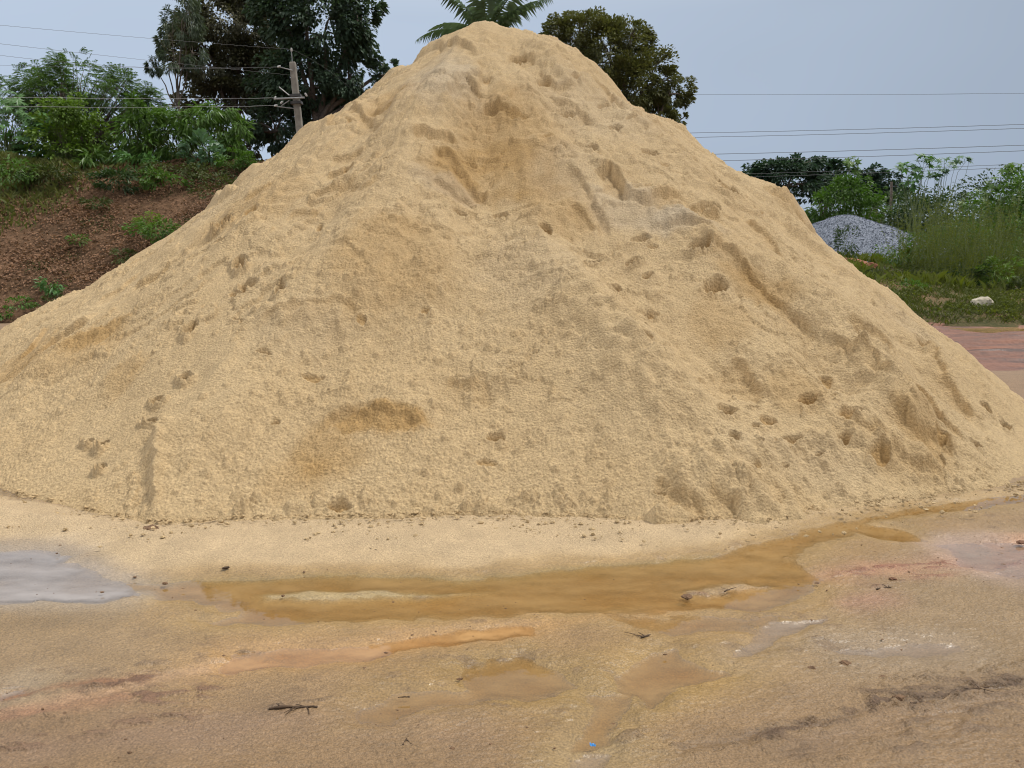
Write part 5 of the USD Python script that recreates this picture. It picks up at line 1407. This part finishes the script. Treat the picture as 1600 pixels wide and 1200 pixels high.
wire([(-120, 28), (0, 39), (245, 61), (455, 77)], [15, 16.5, 19.6, 22.6], 0.0032, M_WIRE, 'topmost of the wires running from the pole to the left edge')
wire([(-120, 55), (0, 67), (232, 95), (452, 117)], [15, 16.5, 19.6, 22.6], 0.0032, M_WIRE, 'second wire from the top between the pole and the left edge')
wire([(-120, 71), (0, 83), (227, 107), (434, 104)], [15, 16.5, 19.6, 22.5], 0.0032, M_WIRE, 'third wire from the top, curving up to the upper bracket of the pole')
wire([(-120, 98), (0, 102), (230, 106), (434, 105)], [19, 20, 21.5, 22.5], 0.0032, M_WIRE, 'almost level wire under the curving one, ending at the upper bracket')
wire([(-100, 150), (100, 153), (266, 154), (430, 153)], [18, 19.6, 21, 22.4], 0.0032, M_WIRE_BRIGHT, 'bright wire ending at the left tip of the crossarm')
wire([(-100, 165), (100, 167), (323, 167), (431, 165)], [18, 19.6, 21.4, 22.4], 0.0032, M_WIRE_BRIGHT, 'lower bright wire ending at the bracket below the crossarm')
wire([(455, 77), (485, 92), (560, 150)], [22.6, 23.5, 26], 0.0032, M_WIRE, 'wire dropping from the top of the pole to the right behind the heap')
for px0, y0_, px1, y1_, Yw, lab in [(1000, 147, 1800, 143, 60, 'single faint wire high in the sky right of the olive tree'), (1000, 209, 1800, 187, 44, 'upper of the close pair of wires in the middle of the right sky'), (1000, 216, 1800, 193, 44.6, 'lower of the close pair of wires in the middle of the right sky'),
                                  (1000, 243, 1800, 219, 40, 'wire just above the far trees, upper of two'), (1000, 254, 1800, 227, 40.6, 'wire just above the far trees, lower of two'), (1000, 276, 1800, 247, 48, 'faint wire crossing in front of the far trees'), (1000, 281, 1800, 252, 48.5, 'lowest faint wire crossing in front of the far trees')]:
    wire([(px0, y0_), (0.5 * (px0 + px1), 0.5 * (y0_ + y1_) + 2.5), (px1, y1_)], [Yw * 1.08, Yw, Yw * 0.9], 0.013, M_WIRE, lab)

# ------------------------------------------------------------------ small things on the wet ground
def ground_pt(px, py):
    return on_ground(px, py, 0.017)


def twig(px0, py0, px1, py1, r, label, seed, m=M_DARKWOOD, side=0):
    rng = np.random.default_rng(seed)
    a, b = ground_pt(px0, py0), ground_pt(px1, py1)
    mb = MB()
    pts, rad = limb(a + [0, 0, r], b + [0, 0, r], r, r * 0.5, rng, 0.012, 0.12, 9)
    mb.add(*tube(pts, rad * rng.uniform(0.7, 1.3, 9), 6))
    for _ in range(side):
        q = pts[rng.integers(2, 8)]
        e = q + np.array([rng.normal() * 0.03, rng.normal() * 0.03, 0.012 * rng.random()])
        mb.add(*tube(*limb(q, e, r * 0.5, r * 0.2, rng, 0, 0.2, 4), 4))
    obj('twig', mb.get(), m, smooth=True, label=label, cat='twig')


twig(420, 1110, 496, 1107, 0.0055, 'long dark wet twig lying in the lower left foreground', 1, side=5)
twig(630, 1166, 638, 1152, 0.004, 'short dark twig near the bottom edge left of centre', 2, side=1)
twig(1002, 997, 1016, 993, 0.005, 'tiny dark twig between the middle puddles', 3, side=2)
twig(640, 1090, 622, 1091, 0.003, 'thin twig at the end of the ragged puddle', 4)
twig(1132, 925, 1150, 919, 0.003, 'thin dark twig on the damp sand right of the pool', 5, side=1)
twig(1370, 922, 1392, 919, 0.005, 'dark twig on the reddish sand at the right', 6, side=2)
twig(1490, 1088, 1545, 1076, 0.0045, 'dark twig along the wheel mark at the lower right', 7, side=4)
twig(1422, 1100, 1444, 1098, 0.004, 'short dark stick left of the wheel mark at the lower right', 8, side=2)
twig(580, 862, 606, 862, 0.006, 'small dark twig on the dry apron of sand', 10, side=2)
for i, (px, py, sz, lab) in enumerate([(236, 829, 0.045, 'dark clod at the scraped left foot of the heap'), (1074, 934, 0.022, 'dark pebble in the thin brown water'), (1320, 1038, 0.02, 'dark grey pebble on the right'), (1268, 1045, 0.014, 'small brown pebble left of the grey one on the right'), (1405, 1092, 0.02, 'red-brown clod beside the stick at the lower right'),
                                     (1395, 905, 0.015, 'reddish clod on the pink-brown mud at the right'), (1595, 848, 0.02, 'reddish clod at the right edge by the pale puddle'), (258, 912, 0.012, 'small dark pebble where the pale pool meets the brown one'), (1380, 1060, 0.014, 'small pebble on the gritty ground at the right')]):
    boulder('clod' if 'clod' in lab else 'pebble', ground_pt(px, py), sz, M_DARKCLOD if i not in (5, 6) else M_REDDARK, lab, 'clod' if 'clod' in lab else 'pebble', 200 + i, (1.3, 0.9, 0.6), 0.2, 3, 0.5)


def curled_leaf(px, py, size, label, seed):
    rng = np.random.default_rng(seed)
    p = ground_pt(px, py)
    u, w = np.meshgrid(np.linspace(-1, 1, 11), np.linspace(-1, 1, 7))
    wid = 0.5 * np.sqrt(np.clip(1 - u * u, 0, 1))
    X, Y = u * size, w * wid * size
    Z = 0.25 * size + 0.7 * size * (np.abs(w) * wid) ** 1.3 * 2 + 0.25 * size * u * u + 0.1 * size * perlin(u * 3 + seed, w * 3)
    a = rng.uniform(0, 6)
    V = np.stack([X * math.cos(a) - Y * math.sin(a), X * math.sin(a) + Y * math.cos(a), Z], -1).reshape(-1, 3)
    k = np.arange(6 * 11).reshape(6, 11)[:, :-1]
    q = np.stack([k, k + 1, k + 12, k + 11], -1).reshape(-1, 4)
    obj('dead_leaf', (V + p, np.vstack([q[:, [0, 1, 2]], q[:, [0, 2, 3]]])), M_DARKWOOD, smooth=True, label=label, cat='leaf')


curled_leaf(353, 891, 0.022, 'dark curled dead leaf on the sand above the brown pool at the left', 3)
curled_leaf(600, 863, 0.016, 'small dark dead leaf beside the twig on the dry apron', 4)
# scrap of blue plastic at the edge of the bottom puddle
_p0 = ground_pt(926, 1166)
_u, _w = np.meshgrid(np.linspace(-1, 1, 9), np.linspace(-1, 1, 6))
_V = np.stack([0.010 * _u + 0.003 * perlin(_u * 2, _w * 2, 3), 0.0065 * _w + 0.003 * perlin(_u * 2, _w * 2 + 5, 4), 0.006 + 0.006 * fbm(_u * 1.5, _w * 1.5, 2, 6)], -1).reshape(-1, 3)
_k = np.arange(5 * 9).reshape(5, 9)[:, :-1]
_q = np.stack([_k, _k + 1, _k + 10, _k + 9], -1).reshape(-1, 4)
obj('plastic_scrap', (_V + _p0, np.vstack([_q[:, [0, 1, 2]], _q[:, [0, 2, 3]]])), M_BLUE, smooth=True, label='crumpled scrap of blue plastic by the puddle at the bottom edge', cat='plastic scrap')
# crumbs of dark mud and bits of bark pressed into the wet ground
_r = np.random.default_rng(91)
_m = 620
_P = np.column_stack([_r.uniform(-3.5, 3.5, _m * 3), _r.uniform(2.15, 4.6, _m * 3)])
_P = _P[_r.random(len(_P)) < np.clip(0.25 + 1.3 * fbm(_P[:, 0] * 1.2, _P[:, 1] * 2.2, 3, 161), 0, 1)]
_ico = trimesh.creation.icosphere(0)
_sc = (0.0018 + 0.0045 * _r.random(len(_P)) ** 5)[:, None, None] * _r.uniform(0.6, 1.6, (len(_P), 1, 3)) * np.array([1.6, 1.0, 0.6])
_v = np.asarray(_ico.vertices)[None] * _sc * (1 + 0.2 * _r.normal(size=(len(_P), 12, 3))) + np.column_stack([_P, np.full(len(_P), 0.017)])[:, None]
obj('mud_crumbs', (_v.reshape(-1, 3), (np.arange(len(_P))[:, None, None] * 12 + np.asarray(_ico.faces)[None]).reshape(-1, 3)), M_DARKCLOD, kind='stuff', label='tiny dark crumbs of mud and bark scattered over the wet ground', cat='mud crumbs')

# sand grains and little clods that rolled off the heap on to the apron
_r = np.random.default_rng(95)
_ph = _r.uniform(-0.62, 0.62, 5600)
_rr = np.interp(_ph, PHI_N, RAD_N) - 0.05 + 0.5 * _r.random(5600) ** 2.2
_P = np.column_stack([AX + np.sin(_ph) * _rr, AY - np.cos(_ph) * _rr])
_keep = _r.random(5600) < np.clip(0.5 + 1.4 * fbm(_P[:, 0] * 1.5, _P[:, 1] * 1.5, 3, 171), 0.03, 1)
_P = _P[_keep]
_sc = (0.0025 + 0.011 * _r.random(len(_P)) ** 5)[:, None, None] * _r.uniform(0.7, 1.4, (len(_P), 1, 3)) * np.array([1.2, 1.0, 0.75])
_v = np.asarray(_ico.vertices)[None] * _sc * (1 + 0.2 * _r.normal(size=(len(_P), 12, 3))) + np.column_stack([_P, np.full(len(_P), 0.05)])[:, None]
obj('sand_crumbs', (_v.reshape(-1, 3), (np.arange(len(_P))[:, None, None] * 12 + np.asarray(_ico.faces)[None]).reshape(-1, 3)), M_SAND, kind='stuff', label='loose crumbs of sand spilled along the foot of the heap', cat='sand crumbs')
